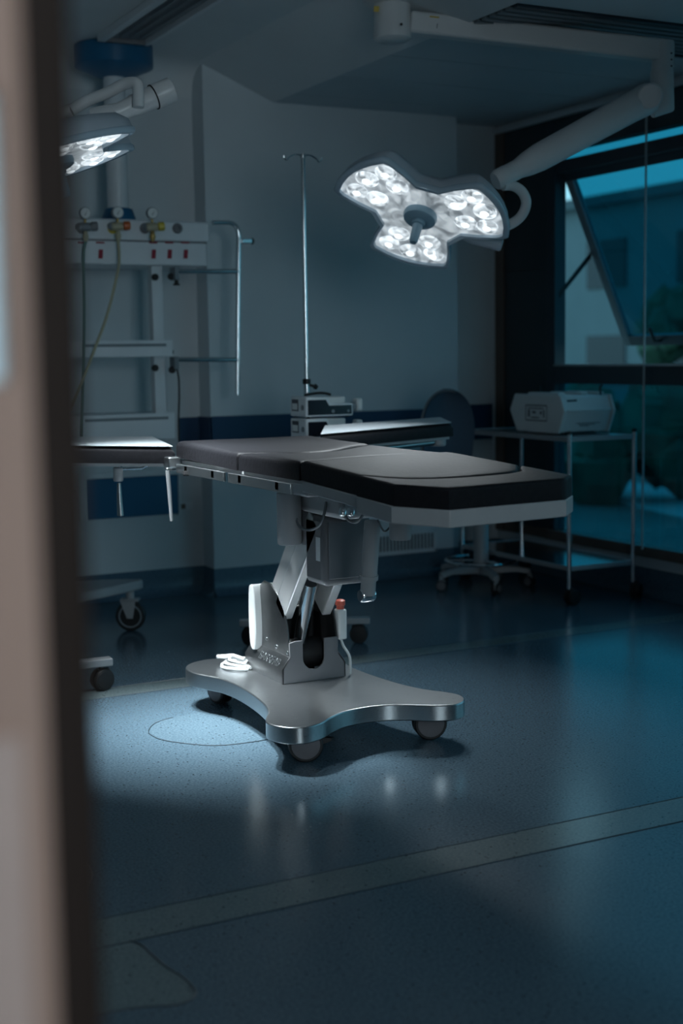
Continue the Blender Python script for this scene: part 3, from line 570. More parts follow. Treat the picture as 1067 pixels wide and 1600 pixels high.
# main lamp
ZM = 2.80
hub = at(613, 50, D=5.80)
ml = thing('surgical_lamp', (hub.x, hub.y, ZM), 'large white three-lobed surgical lamp lit above the operating table', 'surgical lamp', 'ceiling surgical lamps')
MB().lathe((hub.x, hub.y, at(613, 64, D=5.80).z), (0, 0, 1), [(0, 0.066), (0.010, 0.080), (0.03, 0.082), (0.05, 0.078), (0.17, 0.078)], 32).build('ceiling_hub', 'lampwhite', ml)
MB().lathe((hub.x, hub.y, hub.z+0.12), (0, 0, 1), [(0, 0.055), (ZM-hub.z-0.16, 0.055), (ZM-hub.z-0.15, 0.12), (ZM-hub.z-0.12, 0.13)], 32).build('ceiling_tube', 'lampwhite', ml)
el = at(1036, 78, D=5.80)
ax = (el-at(613, 35, D=5.80)).normalized(); zc = Vector((0, 0, 1)); sd = ax.cross(zc).normalized(); up = sd.cross(ax)
h0 = at(640, 36, D=5.80); h1 = at(1036, 80, D=5.80)
MB().hexa([h0+up*-0.045+sd*-0.04, h1+up*-0.045+sd*-0.04, h1+up*-0.045+sd*0.04, h0+up*-0.045+sd*0.04, h0+up*0.045+sd*-0.04, h1+up*0.045+sd*-0.04, h1+up*0.045+sd*0.04, h0+up*0.045+sd*0.04]).build('boom', 'lampwhite', ml, 0.012, 3)
MB().lathe((el.x, el.y, at(1036, 108, D=5.80).z), (0, 0, 1), [(0, 0.040), (0.005, 0.047), (0.10, 0.047), (0.115, 0.043)], 28).build('boom_joint', 'lampwhite', ml)
for k in range(3):
    p = at(1049, 83+10*k, D=5.74); MB().lathe(p, (C0-p), [(0, 0.004), (0.004, 0.004)], 10).build('screw', 'black', ml)
k0 = at(1034, 104, D=5.80); k1 = at(1035, 168, D=5.80); k2 = at(1020, 180, D=5.77)
MB().tube([k0, at(1034, 112, D=5.80), k1, k2], [0.042, 0.048, 0.050, 0.012], 24).build('drop_elbow', 'lampwhite', ml)
s0, s1 = at(1008, 156, D=5.76), at(776, 282, D=5.60); dv = s1-s0
MB().tube([s0-dv*0.075, s0-dv*0.06, s0-dv*0.03, s0, s0+dv*0.10, s0+dv*0.45, s0+dv*0.72, s0+dv*0.80, s0+dv*0.86, s0+dv*0.88], [0.02, 0.045, 0.062, 0.066, 0.062, 0.059, 0.057, 0.050, 0.040, 0.038], 28).build('spring_arm', 'lampwhite', ml)
MB().tube([s0+dv*0.87, s0+dv*0.93, s0+dv*0.935, s0+dv*0.99, s0+dv*1.01], [0.040, 0.040, 0.042, 0.042, 0.036], 24).build('arm_collar', 'lampwhite', ml)
cpv = at(1016, 150, D=5.68); MB().lathe(cpv, (C0-cpv), [(-0.03, 0.052), (0.0, 0.052), (0.006, 0.046)], 28).build('pivot_cap', 'lampwhite', ml)
MB().tube(smooth([at(786, 290, D=5.60), at(800, 290, D=5.62), at(815, 299, D=5.64), at(822, 316, D=5.66), at(816, 335, D=5.68), at(800, 349, D=5.70), at(770, 360, D=5.72), at(735, 362, D=5.72)], 5), 0.021, 14).build('yoke', 'lampwhite', ml)
MB().tube([at(700, 350, D=5.70), at(740, 372, D=5.73), at(776, 381, D=5.73)], [0.03, 0.026, 0.026], 16).build('yoke_axle', 'lampgrey', ml)
MB().lathe(at(770, 379, D=5.73), at(787, 384, D=5.73)-at(770, 379, D=5.73), [(0, 0.028), (0.035, 0.028), (0.04, 0.02)], 16).build('axle_cap', 'lampgrey', ml)
c, e1_, e2_, n_ = head_axes(657, 336, 5.6, 15, 56)
lamp_head(ml, c, e1_, e2_, n_, [R(90), R(210), R(330)], MAIN_W, 85, 1.1)
# number plate, stickers and screw on boom and hub
tm = Matrix((ax, up, -sd if (-sd).dot(C0-h0) > 0 else sd)).transposed().to_4x4(); nf = Vector(tm.col[2][:3]); pp = at(679, 46, D=5.80)
tm.translation = h0+ax*((pp-h0).dot(ax))+up*(-0.020)+nf*0.0405
text('boom_number', '1', 0.030, tm, 'print', ml, 0.0006)
q0 = h0+ax*0.02+up*0.022+nf*0.0405; MB().hexa([q0+ax*0.06, q0+ax*0.10, q0+ax*0.10+up*0.006, q0+ax*0.06+up*0.006]+[v+nf*0.001 for v in (q0+ax*0.06, q0+ax*0.10, q0+ax*0.10+up*0.006, q0+ax*0.06+up*0.006)]).build('boom_sticker', 'sticker', ml)
for (x, y, r_, m_) in ((627, 38, 0.006, 'black'),):
    p = at(x, y, D=5.71); MB().lathe(p, (C0-p), [(-0.01, r_), (0.008, r_)], 12).build('screw', m_, ml)
p = at(588, 14, D=5.73); t0 = (C0-p).normalized(); MB().lathe(p, t0, [(-0.02, 0.016), (0.004, 0.016)], 4).build('hub_sticker', 'sticker', ml)
# second lamp, half hidden behind the door frame
c2, f1, f2, n2 = head_axes(86, 252, 4.65, -16, 81)
l2p = c2+Vector((-0.65, 0.45, 0)); 
sl = thing('surgical_lamp', (l2p.x, l2p.y, ZH), 'white surgical lamp seen edge-on in front of the blue-capped ceiling pendant', 'surgical lamp', 'ceiling surgical lamps')
lamp_head(sl, c2, f1, f2, n2, [R(60), R(180), R(300)], SIDE_W, 46, 1.0)
MB().tube(smooth([at(112, 172, D=4.81), at(140, 156, D=4.81), at(170, 144, D=4.79), at(195, 131, D=4.77), at(212, 130, D=4.75), at(216, 140, D=4.75), at(216, 168, D=4.75)], 5), 0.020, 14).build('yoke', 'lampwhite', sl)
a, b = at(178, 178, D=4.77), at(268, 140, D=4.83)
MB().tube([a, a+(b-a)*0.3, a+(b-a)*0.34, a+(b-a)*0.68, a+(b-a)*0.70, b, b+(b-a)*0.02], [0.030, 0.034, 0.038, 0.040, 0.043, 0.043, 0.03], 20).build('spring_arm_end', 'lampwhite', sl)
q = a+(b-a)*0.69; MB().lathe(q, b-a, [(-0.002, 0.0445), (0.002, 0.0445)], 24).build('arm_ring', 'black', sl)
MB().tube([at(150, 190, D=4.79), a+(b-a)*0.1], [0.05, 0.032], 16).build('axle', 'lampwhite', sl)
# its spring arm goes on to the boom behind the door frame
b2 = Vector((b.x+0.10, b.y+0.9, b.z+0.16))
MB().tube([at(112, 172, D=4.81), at(60, 190, D=4.83), at(20, 170, D=5.0), l2p+Vector((0, 0, 0.25))], 0.022, 12).build('arm', 'lampwhite', sl)
MB().lathe((l2p.x, l2p.y, c2.z+0.2), (0, 0, 1), [(0, 0.05), (ZH-c2.z-0.24, 0.05), (ZH-c2.z-0.22, 0.12), (ZH-c2.z-0.201, 0.12)], 24).build('ceiling_tube', 'lampwhite', sl)

# ================================================================== CEILING PENDANT WITH GAS CONSOLE
PD = 6.9; pb = at(178, 110, D=PD); px_, py_ = pb.x, pb.y
cp = thing('ceiling_pendant', (px_, py_, ZH), 'white medical gas pendant with blue ceiling cap, console, shelves and steel rail', 'ceiling pendant')
MB().lathe((px_, py_, ZH-0.155), (0, 0, 1), [(0, 0.075), (0.045, 0.19), (0.05, 0.196), (0.15, 0.196), (0.153, 0.19)], 40).build('ceiling_cap', 'pendblue', cp)
zc1 = at(178, 345, D=PD).z
MB().lathe((px_, py_, zc1), (0, 0, 1), [(0, 0.054), (ZH-zc1-0.14, 0.054)], 32).build('pole', 'white', cp)
MB().lathe((px_, py_, zc1-0.01), (0, 0, 1), [(0, 0.085), (0.03, 0.085), (0.075, 0.07), (0.08, 0.055)], 32).build('pole_collar', 'pendblue', cp)
CY = 6.60
P = lambda x, y, Y=CY: at(x, y, Y=Y)
cx0, cx1 = P(60, 380).x, P(329, 380).x
cz1, czm, cz0 = P(220, 343).z, P(220, 377).z, P(220, 414).z
box('console_top', (cx0, CY, czm+0.003), (cx1, CY+0.34, cz1), 'white', cp, 0.012)
cf = MB().prism([(cx0, CY-0.012, cz0), (cx0, CY+0.34, cz0), (cx0, CY+0.34, czm-0.002), (cx0, CY-0.004, czm-0.002)], (P(322, 390).x-cx0, 0, 0)).build('console_front', 'white', cp, 0.006)
box('console_groove', (cx0+0.01, CY+0.004, czm-0.004), (cx1-0.02, CY+0.33, czm+0.005), 'dgrey', cp)
for x in (157, 240, 265, 290, 128):
    p = P(x, 379, CY-0.012); q = P(x, 397, CY-0.012)
    MB().box((p.x-0.021, CY-0.0085, p.z-0.004), (p.x+0.021, CY-0.004, p.z+0.004)).build('red_line_mark', 'red', cf)
    if x != 128: MB().prism([(q.x-0.012, CY-0.0145, q.z-0.022), (q.x+0.009, CY-0.0145, q.z-0.022), (q.x+0.013, CY-0.0145, q.z+0.022), (q.x-0.008, CY-0.0145, q.z+0.022)], (0, 0.003, 0)).build('red_block_mark', 'red', cf)
for x in (127, 176, 226, 277):
    p = P(x, 357)
    MB().lathe((p.x, CY, p.z), (0, -1, 0), [(-0.01, 0.026), (0.008, 0.026), (0.012, 0.021), (0.012, 0.012), (0.004, 0.010)], 24).build('gas_outlet', 'dgrey' if x != 176 else 'yellow', cp)
# shelf frame
xr0, xr1 = P(243, 500).x, P(264, 500).x; zs0 = P(200, 690).z; xl0 = P(60, 500).x
for x0 in (xl0, xr0):
    box('post', (x0, CY+0.04, zs0), (x0+0.042, CY+0.10, cz0), 'white', cp, 0.004); box('post_channel', (x0+0.042, CY+0.05, zs0), (x0+0.062, CY+0.095, cz0), 'white', cp, 0.003)
for y0, y1 in ((533, 558), (648, 688)):
    z1, z0 = P(200, y0).z, P(200, y1).z
    sh = box('shelf', (xl0, CY-0.02, z0+0.03), (xr1+0.005, CY+0.32, z1), 'white', cp, 0.006)
    box('shelf_front', (xl0, CY-0.03, z0), (xr1+0.005, CY-0.018, z1+0.004), 'white', sh, 0.003)
    box('shelf_handle', (xl0+0.2, CY-0.036, z1-0.028), (xr0+0.04, CY-0.03, z1-0.014), 'greyvent', sh)
for x, y in ((267, 432), (265.5, 550), (268.5, 578), (266, 672), (242, 433), (242, 575)):
    p = P(x, y, CY+0.02); MB().lathe((p.x, CY+0.045, p.z), (0, -1, 0), [(0, 0.008), (0.015, 0.010), (0.02, 0.017), (0.036, 0.017), (0.04, 0.012)], 16).build('clamp_knob', 'black', cp)
def rail(pts, r=0.0115): return MB().tube(pts, r, 14).build('rail_tube', 'chrome', cp)
rail(smooth([P(332, 348), P(350, 347.5), P(362, 349), P(370, 356), P(373, 368), P(373, 380)], 5)); rail([P(373, 376), P(372, 480), P(371, 617)])
rail([P(272, 424), P(374, 424)]); rail([P(274, 562), P(373, 562)])
p = P(384, 377); box('rail_clamp', (p.x-0.03, CY-0.02, p.z-0.012), (p.x+0.03, CY+0.012, p.z+0.012), 'chrome', cp, 0.004)
MB().lathe((p.x+0.028, CY, p.z), (1, 0, 0), [(0, 0.012), (0.005, 0.017), (0.012, 0.017), (0.016, 0.01)], 14).build('clamp_knob', 'black', cp)
for y in (428, 568):
    p = P(275, y); box('rail_bracket', (p.x-0.012, CY-0.015, p.z-0.03), (p.x+0.012, CY+0.06, p.z+0.035), 'greyvent', cp, 0.003)
p = P(276, 444); MB().lathe((p.x, CY, p.z), (0, 0, -1), [(-0.02, 0.010), (-0.005, 0.010), (0, 0.018), (0.006, 0.016)], 14).build('clamp_knob', 'black', cp)
MB().tube(smooth([P(274, 566), P(279, 590), P(280, 620), P(279, 655), P(280, 690)], 5), 0.0055, 8).build('cable', 'black', cp)
# regulators plugged into the console
def regulator(x, y, knob, body, label, hose, hm):
    p = P(x, y, CY-0.045); g = thing('gas_regulator', (p.x, p.y, p.z), label, 'regulator', 'gas regulators on the pendant console')
    MB().tube([(p.x-0.022, CY-0.008, p.z), (p.x-0.020, CY-0.05, p.z)], 0.020, 16).build('probe', 'greyvent', g)
    MB().lathe((p.x-0.03, p.y, p.z-0.004), (1, -0.25, 0.05), [(0, 0.016), (0.004, 0.020), (0.05, 0.020), (0.055, 0.016)], 18).build('valve_body', body, g)
    MB().lathe((p.x+0.024, p.y-0.014, p.z), (1, -0.25, 0.05), [(0, 0.016), (0.004, 0.022), (0.028, 0.022), (0.034, 0.016)], 18).build('valve_knob', knob, g)
    gz = P(x, y-21, CY-0.05).z
    MB().cyl((p.x, p.y, p.z+0.015), (p.x, p.y, gz-0.02), 0.006, n=10).build('gauge_stem', 'brass', g)
    gd = MB().lathe((p.x, p.y+0.012, gz), (0, -1, 0), [(0, 0.026), (0.002, 0.029), (0.022, 0.029), (0.024, 0.026)], 24).build('gauge', 'greyvent', g)
    MB().lathe((p.x, p.y-0.0125, gz), (0, -1, 0), [(0, 0.0255), (0.0015, 0.0255)], 24).build('dial', 'plastic', gd)
    MB().prism([(p.x-0.006, p.y-0.0145, gz-0.010), (p.x-0.003, p.y-0.0145, gz-0.012), (p.x+0.010, p.y-0.0145, gz+0.014)], (0, -0.001, 0)).build('needle', 'print', gd)
    MB().lathe((p.x, p.y, p.z-0.018), (0, 0, -1), [(0, 0.009), (0.012, 0.011), (0.03, 0.016), (0.045, 0.012), (0.055, 0.007)], 14).build('outlet', 'brass' if not hose else 'tan', g)
    if hose: MB().tube(smooth([(p.x, p.y, p.z-0.07)]+[P(a_, b_, Y_) for a_, b_, Y_ in hose], 6), 0.0075, 10).build('hose', hm, g)
regulator(133, 354, 'dgrey', 'greyvent', 'grey gas regulator with a green hose nearest the door frame', [(130, 400, CY-0.05), (131, 480, CY-0.05), (130, 560, CY-0.05), (127, 650, CY-0.05), (126, 690, CY-0.05)], 'green')
regulator(184, 353, 'orange', 'tan', 'cream gas regulator with orange knob and tan hose on the console', [(186, 400, CY-0.06), (184, 425, CY-0.07), (168, 490, CY-0.08), (150, 540, CY-0.08), (128, 595, CY-0.08), (108, 640, CY-0.08)], 'tan')
regulator(238, 354, 'yellow', 'tan', 'gas regulator with a bright yellow knob and no hose', None, None)

# ================================================================== ROLLING POLE STAND WITH TWO DEVICES
sx_, sy_ = 2.735, 5.63
st = thing('pole_stand', (sx_, sy_, 0), 'tall chrome drip pole on a low caster base behind the table', 'drip stand')
pa, pb_ = at(392, 1008, Z=0), at(561, 1004, Z=0); vv = (pb_-pa).normalized(); pv = Vector((-vv.y, vv.x, 0))
zbar = 0.115
def flatbar(name, a, b, wd, z, h, m, root):
    v = (b-a).normalized(); s_ = Vector((-v.y, v.x, 0))*wd/2; Z = Vector((0, 0, z)); H_ = Vector((0, 0, h))
    a, b = Vector((a.x, a.y, 0))+Z, Vector((b.x, b.y, 0))+Z
    return MB().hexa([a-s_, b-s_, b+s_, a+s_, a-s_+H_, b-s_+H_, b+s_+H_, a+s_+H_]).build(name, m, root, 0.004)
flatbar('base_bar', pa-vv*0.05, pb_+vv*0.05, 0.05, 0.09, 0.028, 'painted', st)
mid = (pa+pb_)/2
pa2, pb2 = Vector((sx_*2-mid.x, sy_*2-mid.y, 0))-vv*0.22, Vector((sx_*2-mid.x, sy_*2-mid.y, 0))+vv*0.22
flatbar('base_bar', mid, (pa2+pb2)/2+pv*0.25, 0.05, 0.09, 0.028, 'painted', st)
for p, an in ((pa, 0.3), (pb_, 1.0), ((pa2+pb2)/2+pv*0.22, 0.5)): caster(st, p, 0.042, m='black', ang=an, wid=0.045, z0=0.095)
ztop = at(475, 242, Y=sy_).z
pxx = at(476, 420, Y=sy_).x
MB().cyl((pxx, sy_, 0.11), (pxx, sy_, at(476, 600, Y=sy_).z), 0.0145, n=16).build('lower_tube', 'chrome', st)
MB().cyl((pxx, sy_, 0.9), (pxx, sy_, ztop), 0.0098, n=16).build('upper_tube', 'chrome', st)
zcl = at(476, 596, Y=sy_).z
MB().lathe((pxx, sy_, zcl-0.012), (0, 0, 1), [(0, 0.016), (0.002, 0.018), (0.022, 0.018), (0.024, 0.014)], 18).build('collar', 'black', st)
MB().tube([(pxx+0.012, sy_-0.005, zcl-0.016), (pxx+0.03, sy_-0.010, zcl-0.022), (pxx+0.034, sy_-0.011, zcl-0.022), (pxx+0.046, sy_-0.014, zcl-0.030)], [0.006, 0.007, 0.013, 0.010], 10).build('collar_knob', 'black', st)
for s_ in (-1, 1):
    MB().tube(smooth([(pxx, sy_, ztop-0.004), (pxx+s_*0.035, sy_, ztop), (pxx+s_*0.065, sy_, ztop-0.012), (pxx+s_*0.078, sy_, ztop-0.026), (pxx+s_*0.09, sy_, ztop-0.020), (pxx+s_*0.094, sy_, ztop-0.008)], 5), 0.0035, 8).build('hook', 'chrome', st)
MB().lathe((pxx, sy_, ztop-0.015), (0, 0, 1), [(0, 0.012), (0.018, 0.012), (0.022, 0.006)], 14).build('hook_cap', 'steel', st)
dv_ = at(552, 652, Y=5.44)
dx0, dx1, dy0, dy1 = at(478, 652, Y=5.44).x, dv_.x, 5.44, 5.60
box('tray', (dx0-0.02, dy0-0.005, 0.917), (dx1+0.02, dy1+0.045, 0.935), 'painted', st, 0.004)
DH = 0.094
def device(z, label):
    g = thing('infusion_device', ((dx0+dx1)/2, (dy0+dy1)/2, z), label, 'medical device', 'white devices stacked on the drip stand')
    xm = dx0+(dx1-dx0)*0.47
    b = MB().prism([(dx0, dy0, z+0.006), (dx1, dy0, z+0.006), (dx1, dy0, z+DH*0.66), (xm+0.012, dy0, z+DH*0.66), (xm-0.004, dy0, z+DH), (dx0, dy0, z+DH)], (0, dy1-dy0, 0)).build('casing', 'white', g, 0.006)
    box('casing_rear', (xm, dy0+0.035, z+DH*0.6), (dx1-0.02, dy1, z+DH-0.003), 'plastic', g, 0.006)
    MB().prism([(dx0+0.010, dy0-0.002, z+0.014), (dx1-0.008, dy0-0.002, z+0.014), (dx1-0.008, dy0-0.002, z+DH*0.57), (xm+0.004, dy0-0.002, z+DH*0.57), (xm-0.012, dy0-0.002, z+DH-0.014), (dx0+0.010, dy0-0.002, z+DH-0.014)], (0, 0.004, 0)).build('front_panel', 'screen', g, 0.001)
    MB().lathe((xm+0.022, dy0-0.002, z+DH*0.3), (0, -1, 0), [(0, 0.008), (0.003, 0.008)], 12).build('button', 'greyvent', g)
    MB().lathe((dx1-0.026, dy0-0.002, z+DH*0.3), (0, -1, 0), [(0, 0.006), (0.003, 0.006)], 12).build('button', 'greyvent', g)
    MB().lathe((dx0, dy0+0.03, z+DH*0.5), (-1, 0, 0), [(0, 0.012), (0.004, 0.012), (0.006, 0.008)], 14).build('side_socket', 'greyvent', g)
    lb = box('side_label', (dx0-0.0015, dy0+0.075, z+0.03), (dx0+0.001, dy0+0.14, z+DH-0.012), 'print', g)
    box('label_text', (dx0-0.0025, dy0+0.082, z+0.036), (dx0-0.001, dy0+0.134, z+DH-0.030), 'plastic', lb)
    for x in (dx0+0.02, dx1-0.02):
        for y in (dy0+0.02, dy1-0.02): MB().lathe((x, y, z), (0, 0, 1), [(0, 0.007), (0.008, 0.008)], 10).build('foot', 'black', g)
    MB().lathe((dx1+0.012, dy0+0.05, z+DH*0.45), (1, 0, 0), [(-0.02, 0.012), (0.0, 0.014), (0.004, 0.022), (0.02, 0.022), (0.022, 0.015)], 16).build('drive_knob', 'greyvent', g)
    MB().box((dx1+0.036, dy0+0.03, z+DH*0.25), (dx1+0.066, dy0+0.08, z+DH*0.86)).build('syringe_holder', 'plastic', g, 0.008)
    return g
device(0.935, 'white device with a dark panel, lower of the two stacked on the stand')
g2 = device(0.935+DH+0.002, 'white device with a dark panel, topmost on the drip stand tray')
MB().tube(smooth([(dx0+0.06, dy1-0.03, 0.935+2*DH+0.006), (dx0+0.10, dy1-0.02, 0.935+2*DH+0.012), (dx0+0.15, dy1-0.025, 0.935+2*DH+0.014), (dx0+0.19, dy1-0.03, 0.935+2*DH+0.006)], 5), 0.006, 8).build('carry_lead', 'black', g2)

# ================================================================== STOOL
sc_ = Vector((4.225, 6.45, 0))
so = thing('rolling_stool', (sc_.x, sc_.y, 0), 'slate blue swivel stool with a rounded backrest and chrome foot ring', 'stool')
MB().lathe((sc_.x, sc_.y, 0.07), (0, 0, 1), [(0, 0.04), (0.03, 0.05), (0.05, 0.05), (0.07, 0.042), (0.36, 0.042), (0.37, 0.03), (0.50, 0.03)], 24).build('gas_column', 'painted', so)
for k in range(5):
    a = R(182+72*k); u_ = Vector((math.cos(a), math.sin(a), 0)); s_ = Vector((-u_.y, u_.x, 0))
    o0, o1, o2 = sc_+u_*0.03, sc_+u_*0.20, sc_+u_*0.275
    v = []
    for q, wd, z0, z1 in ((o0, 0.03, 0.075, 0.125), (o1, 0.024, 0.085, 0.115), (o2, 0.02, 0.07, 0.10)):
        v += [q-s_*wd+Vector((0, 0, z0)), q+s_*wd+Vector((0, 0, z0)), q+s_*wd*0.8+Vector((0, 0, z1)), q-s_*wd*0.8+Vector((0, 0, z1))]
    MB().add(v, [(0, 1, 2, 3)[::-1]]+[(i*4+j, i*4+(j+1) % 4, (i+1)*4+(j+1) % 4, (i+1)*4+j) for i in range(2) for j in range(4)]+[(8, 9, 10, 11)]).build('leg', 'painted', so, 0.005)
    caster(so, sc_+u_*0.27, 0.030, ang=a+0.9, wid=0.04, z0=0.078, m='wheel', hood='painted')
MB().tube([(sc_.x+0.20*math.cos(t*2*math.pi/36), sc_.y+0.20*math.sin(t*2*math.pi/36), 0.148) for t in range(36)], 0.0085, 8, closed=True).build('foot_ring', 'chrome', so)
for k in range(3):
    a = R(30+120*k); MB().cyl((sc_.x, sc_.y, 0.148), (sc_.x+0.2*math.cos(a), sc_.y+0.2*math.sin(a), 0.148), 0.006, n=8).build('ring_spoke', 'chrome', so)
MB().lathe((sc_.x-0.03, sc_.y, 0.565), (0, 0, 1), [(0, 0.17), (0.015, 0.205), (0.05, 0.21), (0.075, 0.195), (0.085, 0.15), (0.088, 0.02)], 36).build('seat', 'tealfab', so)
# curved shell backrest
bkc = at(694, 668, D=7.25); bo_ = Vector((bkc.x, bkc.y, 0)); bn = Vector((0.16, 0.95, 0)).normalized(); bt = Vector((0.95, -0.16, 0)).normalized()
zb0, zb1 = 0.66, at(697, 609, D=7.25).z
vs = []; NU, NV = 18, 20
def shell(off):
    out = []
    for j in range(NV+1):
        t = math.sin(math.pi/2*j/NV); z = zb0+(zb1-zb0)*t
        hw = 0.148*min(1.0, (1-max(0, (t-0.45)/0.55)**2.6)**0.5)*(0.80+0.20*min(1, t/0.5))
        for i in range(NU+1):
            s_ = (i/NU*2-1); out.append(bo_+bt*(hw*s_)+bn*(off-0.055*s_*s_-0.02*t)+Vector((0, 0, z)))
    return out
A_, B_ = shell(0.0), shell(0.035); n1 = len(A_); fs = []
for j in range(NV):
    for i in range(NU):
        a = j*(NU+1)+i; fs += [(a, a+1, a+NU+2, a+NU+1), (n1+a+NU+1, n1+a+NU+2, n1+a+1, n1+a)]
ring = [i for i in range(NU+1)]+[j*(NU+1)+NU for j in range(1, NV+1)]+[NV*(NU+1)+i for i in range(NU-1, -1, -1)]+[j*(NU+1) for j in range(NV-1, 0, -1)]
fs += [(ring[i], n1+ring[i], n1+ring[(i+1) % len(ring)], ring[(i+1) % len(ring)]) for i in range(len(ring))]
bk = MB().add(A_+B_, fs).build('backrest', 'tealfab', so, 0.006, angle=60)
edge = [A_[i]+(B_[i]-A_[i])*0.8 for i in ring[NU:NU+NV+NU+NV]]
MB().tube(edge, 0.008, 8).build('edge_trim', 'greyvent', bk)
MB().tube(smooth([(sc_.x-0.03, sc_.y, 0.56), (sc_.x-0.10+0.0, sc_.y+0.10, 0.55), bo_+bn*0.06+Vector((0, 0, 0.58)), bo_+bn*0.045+Vector((0, 0, 0.78))], 5), 0.014, 10).build('back_support', 'painted', so)

# ================================================================== INSTRUMENT TROLLEY AND CASE
tx0, tx1, ty0, ty1 = 4.285, 4.705, 5.715, 6.74
tr = thing('instrument_trolley', ((tx0+tx1)/2, (ty0+ty1)/2, 0), 'stainless steel two-shelf trolley with tube legs beside the window', 'trolley')
for x in (tx0, tx1):
    for y in (ty0, ty1):
        MB().lathe((x, y, 0.085), (0, 0, 1), [(0, 0.0125), (0.805, 0.0125), (0.81, 0.008)], 16).build('leg', 'chrome', tr)
        MB().lathe((x, y, 0.885), (0, 0, 1), [(0, 0.0135), (0.012, 0.0135), (0.018, 0.006)], 14).build('end_cap', 'black', tr)
        caster(tr, (x+0.012, y-0.01, 0), 0.040, m='black', ang=0.6+x, wid=0.05, z0=0.09)
for nme, z, m_ in (('top_shelf', 0.855, 'steel'), ('lower_shelf', 0.185, 'chrome')):
    sh = box(nme, (tx0+0.004, ty0+0.004, z), (tx1-0.004, ty1-0.004, z+0.012), m_, tr, 0.002)
    for a, b in (((tx0, ty0-0.006), (tx1, ty0+0.006)), ((tx0, ty1-0.006), (tx1, ty1+0.006)), ((tx0-0.006, ty0), (tx0+0.006, ty1)), ((tx1-0.006, ty0), (tx1+0.006, ty1))):
        box('shelf_edge', (*a, z-0.008), (*b, z+0.016), 'painted', sh, 0.002)
# white case: hexagonal end faces, lid with catches
cs = thing('carrying_case', (4.51, 6.08, 0.871), 'white plastic equipment case with black carrying straps on the trolley', 'case')
cw = 0.19; y0c, y1c = 5.86, 6.33; zc0 = 0.879
xc0, xc1 = 4.345, 4.685
prof = lambda k: [(xc0+0.045, zc0), (xc1-0.045, zc0), (xc1, zc0+0.125), (xc1-0.02, zc0+0.205), (xc0+0.02, zc0+0.205), (xc0, zc0+0.125)]
# the long side faces the door (+/-X), the short end faces the room's near end; seen here: end at -X side
v0, v1 = 6.32, 5.90      # far and near side of the end face
pr = [(v0-0.03, zc0), (v1+0.03, zc0), (v1-0.02, zc0+0.115), (v1+0.015, zc0+0.195), (v0-0.01, zc0+0.20), (v0+0.035, zc0+0.115)]
bd = MB().prism([(4.37, y, z) for y, z in pr], (0.325, 0, 0)).build('case_body', 'plastic', cs, 0.010)
ep = MB().prism([(4.362, 6.11+(y-6.11)*1.05, zc0+0.098+(z-zc0-0.098)*1.03) for y, z in pr], (0.022, 0, 0)).build('end_flange', 'plastic', cs, 0.006)
MB().prism([(4.685, 6.11+(y-6.11)*1.05, zc0+0.098+(z-zc0-0.098)*1.03) for y, z in pr], (0.022, 0, 0)).build('end_flange', 'plastic', cs, 0.006)
box('side_ridge', (4.39, v1-0.026, zc0+0.112), (4.68, v1+0.01, zc0+0.124), 'plastic', bd, 0.003)
for x in (4.40, 4.55, 4.66):
    box('catch', (x, 5.97, zc0+0.195), (x+0.045, 6.25, zc0+0.212), 'plastic', cs, 0.006)
for x in (4.40, 4.62):
    for y in (5.95, 6.27): MB().lathe((x, y, 0.871), (0, 0, 1), [(0, 0.014), (0.012, 0.016)], 12).build('foot', 'black', cs)
box('base_runner', (4.42, 5.925, 0.8715), (4.60, 5.945, 0.884), 'black', cs)
MB().tube(smooth([(4.47, 6.22, zc0+0.205), (4.47, 6.23, zc0+0.235), (4.475, 6.235, zc0+0.25)], 4), 0.006, 8).build('strap', 'black', cs)
MB().tube(smooth([(4.66, 5.93, zc0+0.16), (4.662, 5.945, zc0+0.20), (4.665, 5.955, zc0+0.235), (4.67, 5.94, zc0+0.25)], 4), 0.006, 8).build('strap', 'black', cs)
lab = MB()
yl0, yl1, zl0, zl1 = 6.21, 6.02, zc0+0.065, zc0+0.140
for yy0, yy1, zz0, zz1 in ((yl0, yl1, zl1, zl1+0.006), (yl0, yl1, zl0-0.006, zl0), (yl0, yl0+0.004, zl0, zl1), (yl1-0.004, yl1, zl0, zl1), (6.16, 6.09, 0.075+zc0, 0.081+zc0), (6.15, 6.12, zc0+0.10, zc0+0.112), (6.08, 6.065, zc0+0.096, zc0+0.112), (6.19, 6.05, zc0+0.125, zc0+0.130), (6.19, 6.175, zc0+0.08, zc0+0.12), (6.05, 6.04, zc0+0.08, zc0+0.12)):
    lab.box((4.3605, min(yy0, yy1), zz0), (4.3622, max(yy0, yy1), zz1))
lab.build('printed_label', 'print', cs)
fr = MB(); yn = lambda z: (v1+0.03)+((v1-0.02)-(v1+0.03))*(z-zc0)/0.115
for x0, x1, z in ((4.47, 4.63, zc0+0.048), (4.49, 4.60, zc0+0.040), (4.50, 4.56, zc0+0.033)): fr.box((x0, yn(z)-0.0015, z), (x1, yn(z)+0.004, z+0.004))
for x0, x1, z in ((4.41, 4.425, zc0+0.165), (4.43, 4.445, zc0+0.165), (4.45, 4.47, zc0+0.166)): fr.box((x0, v1+0.0005, z), (x1, v1+0.02, z+0.010))
fr.build('printed_text', 'print', cs)

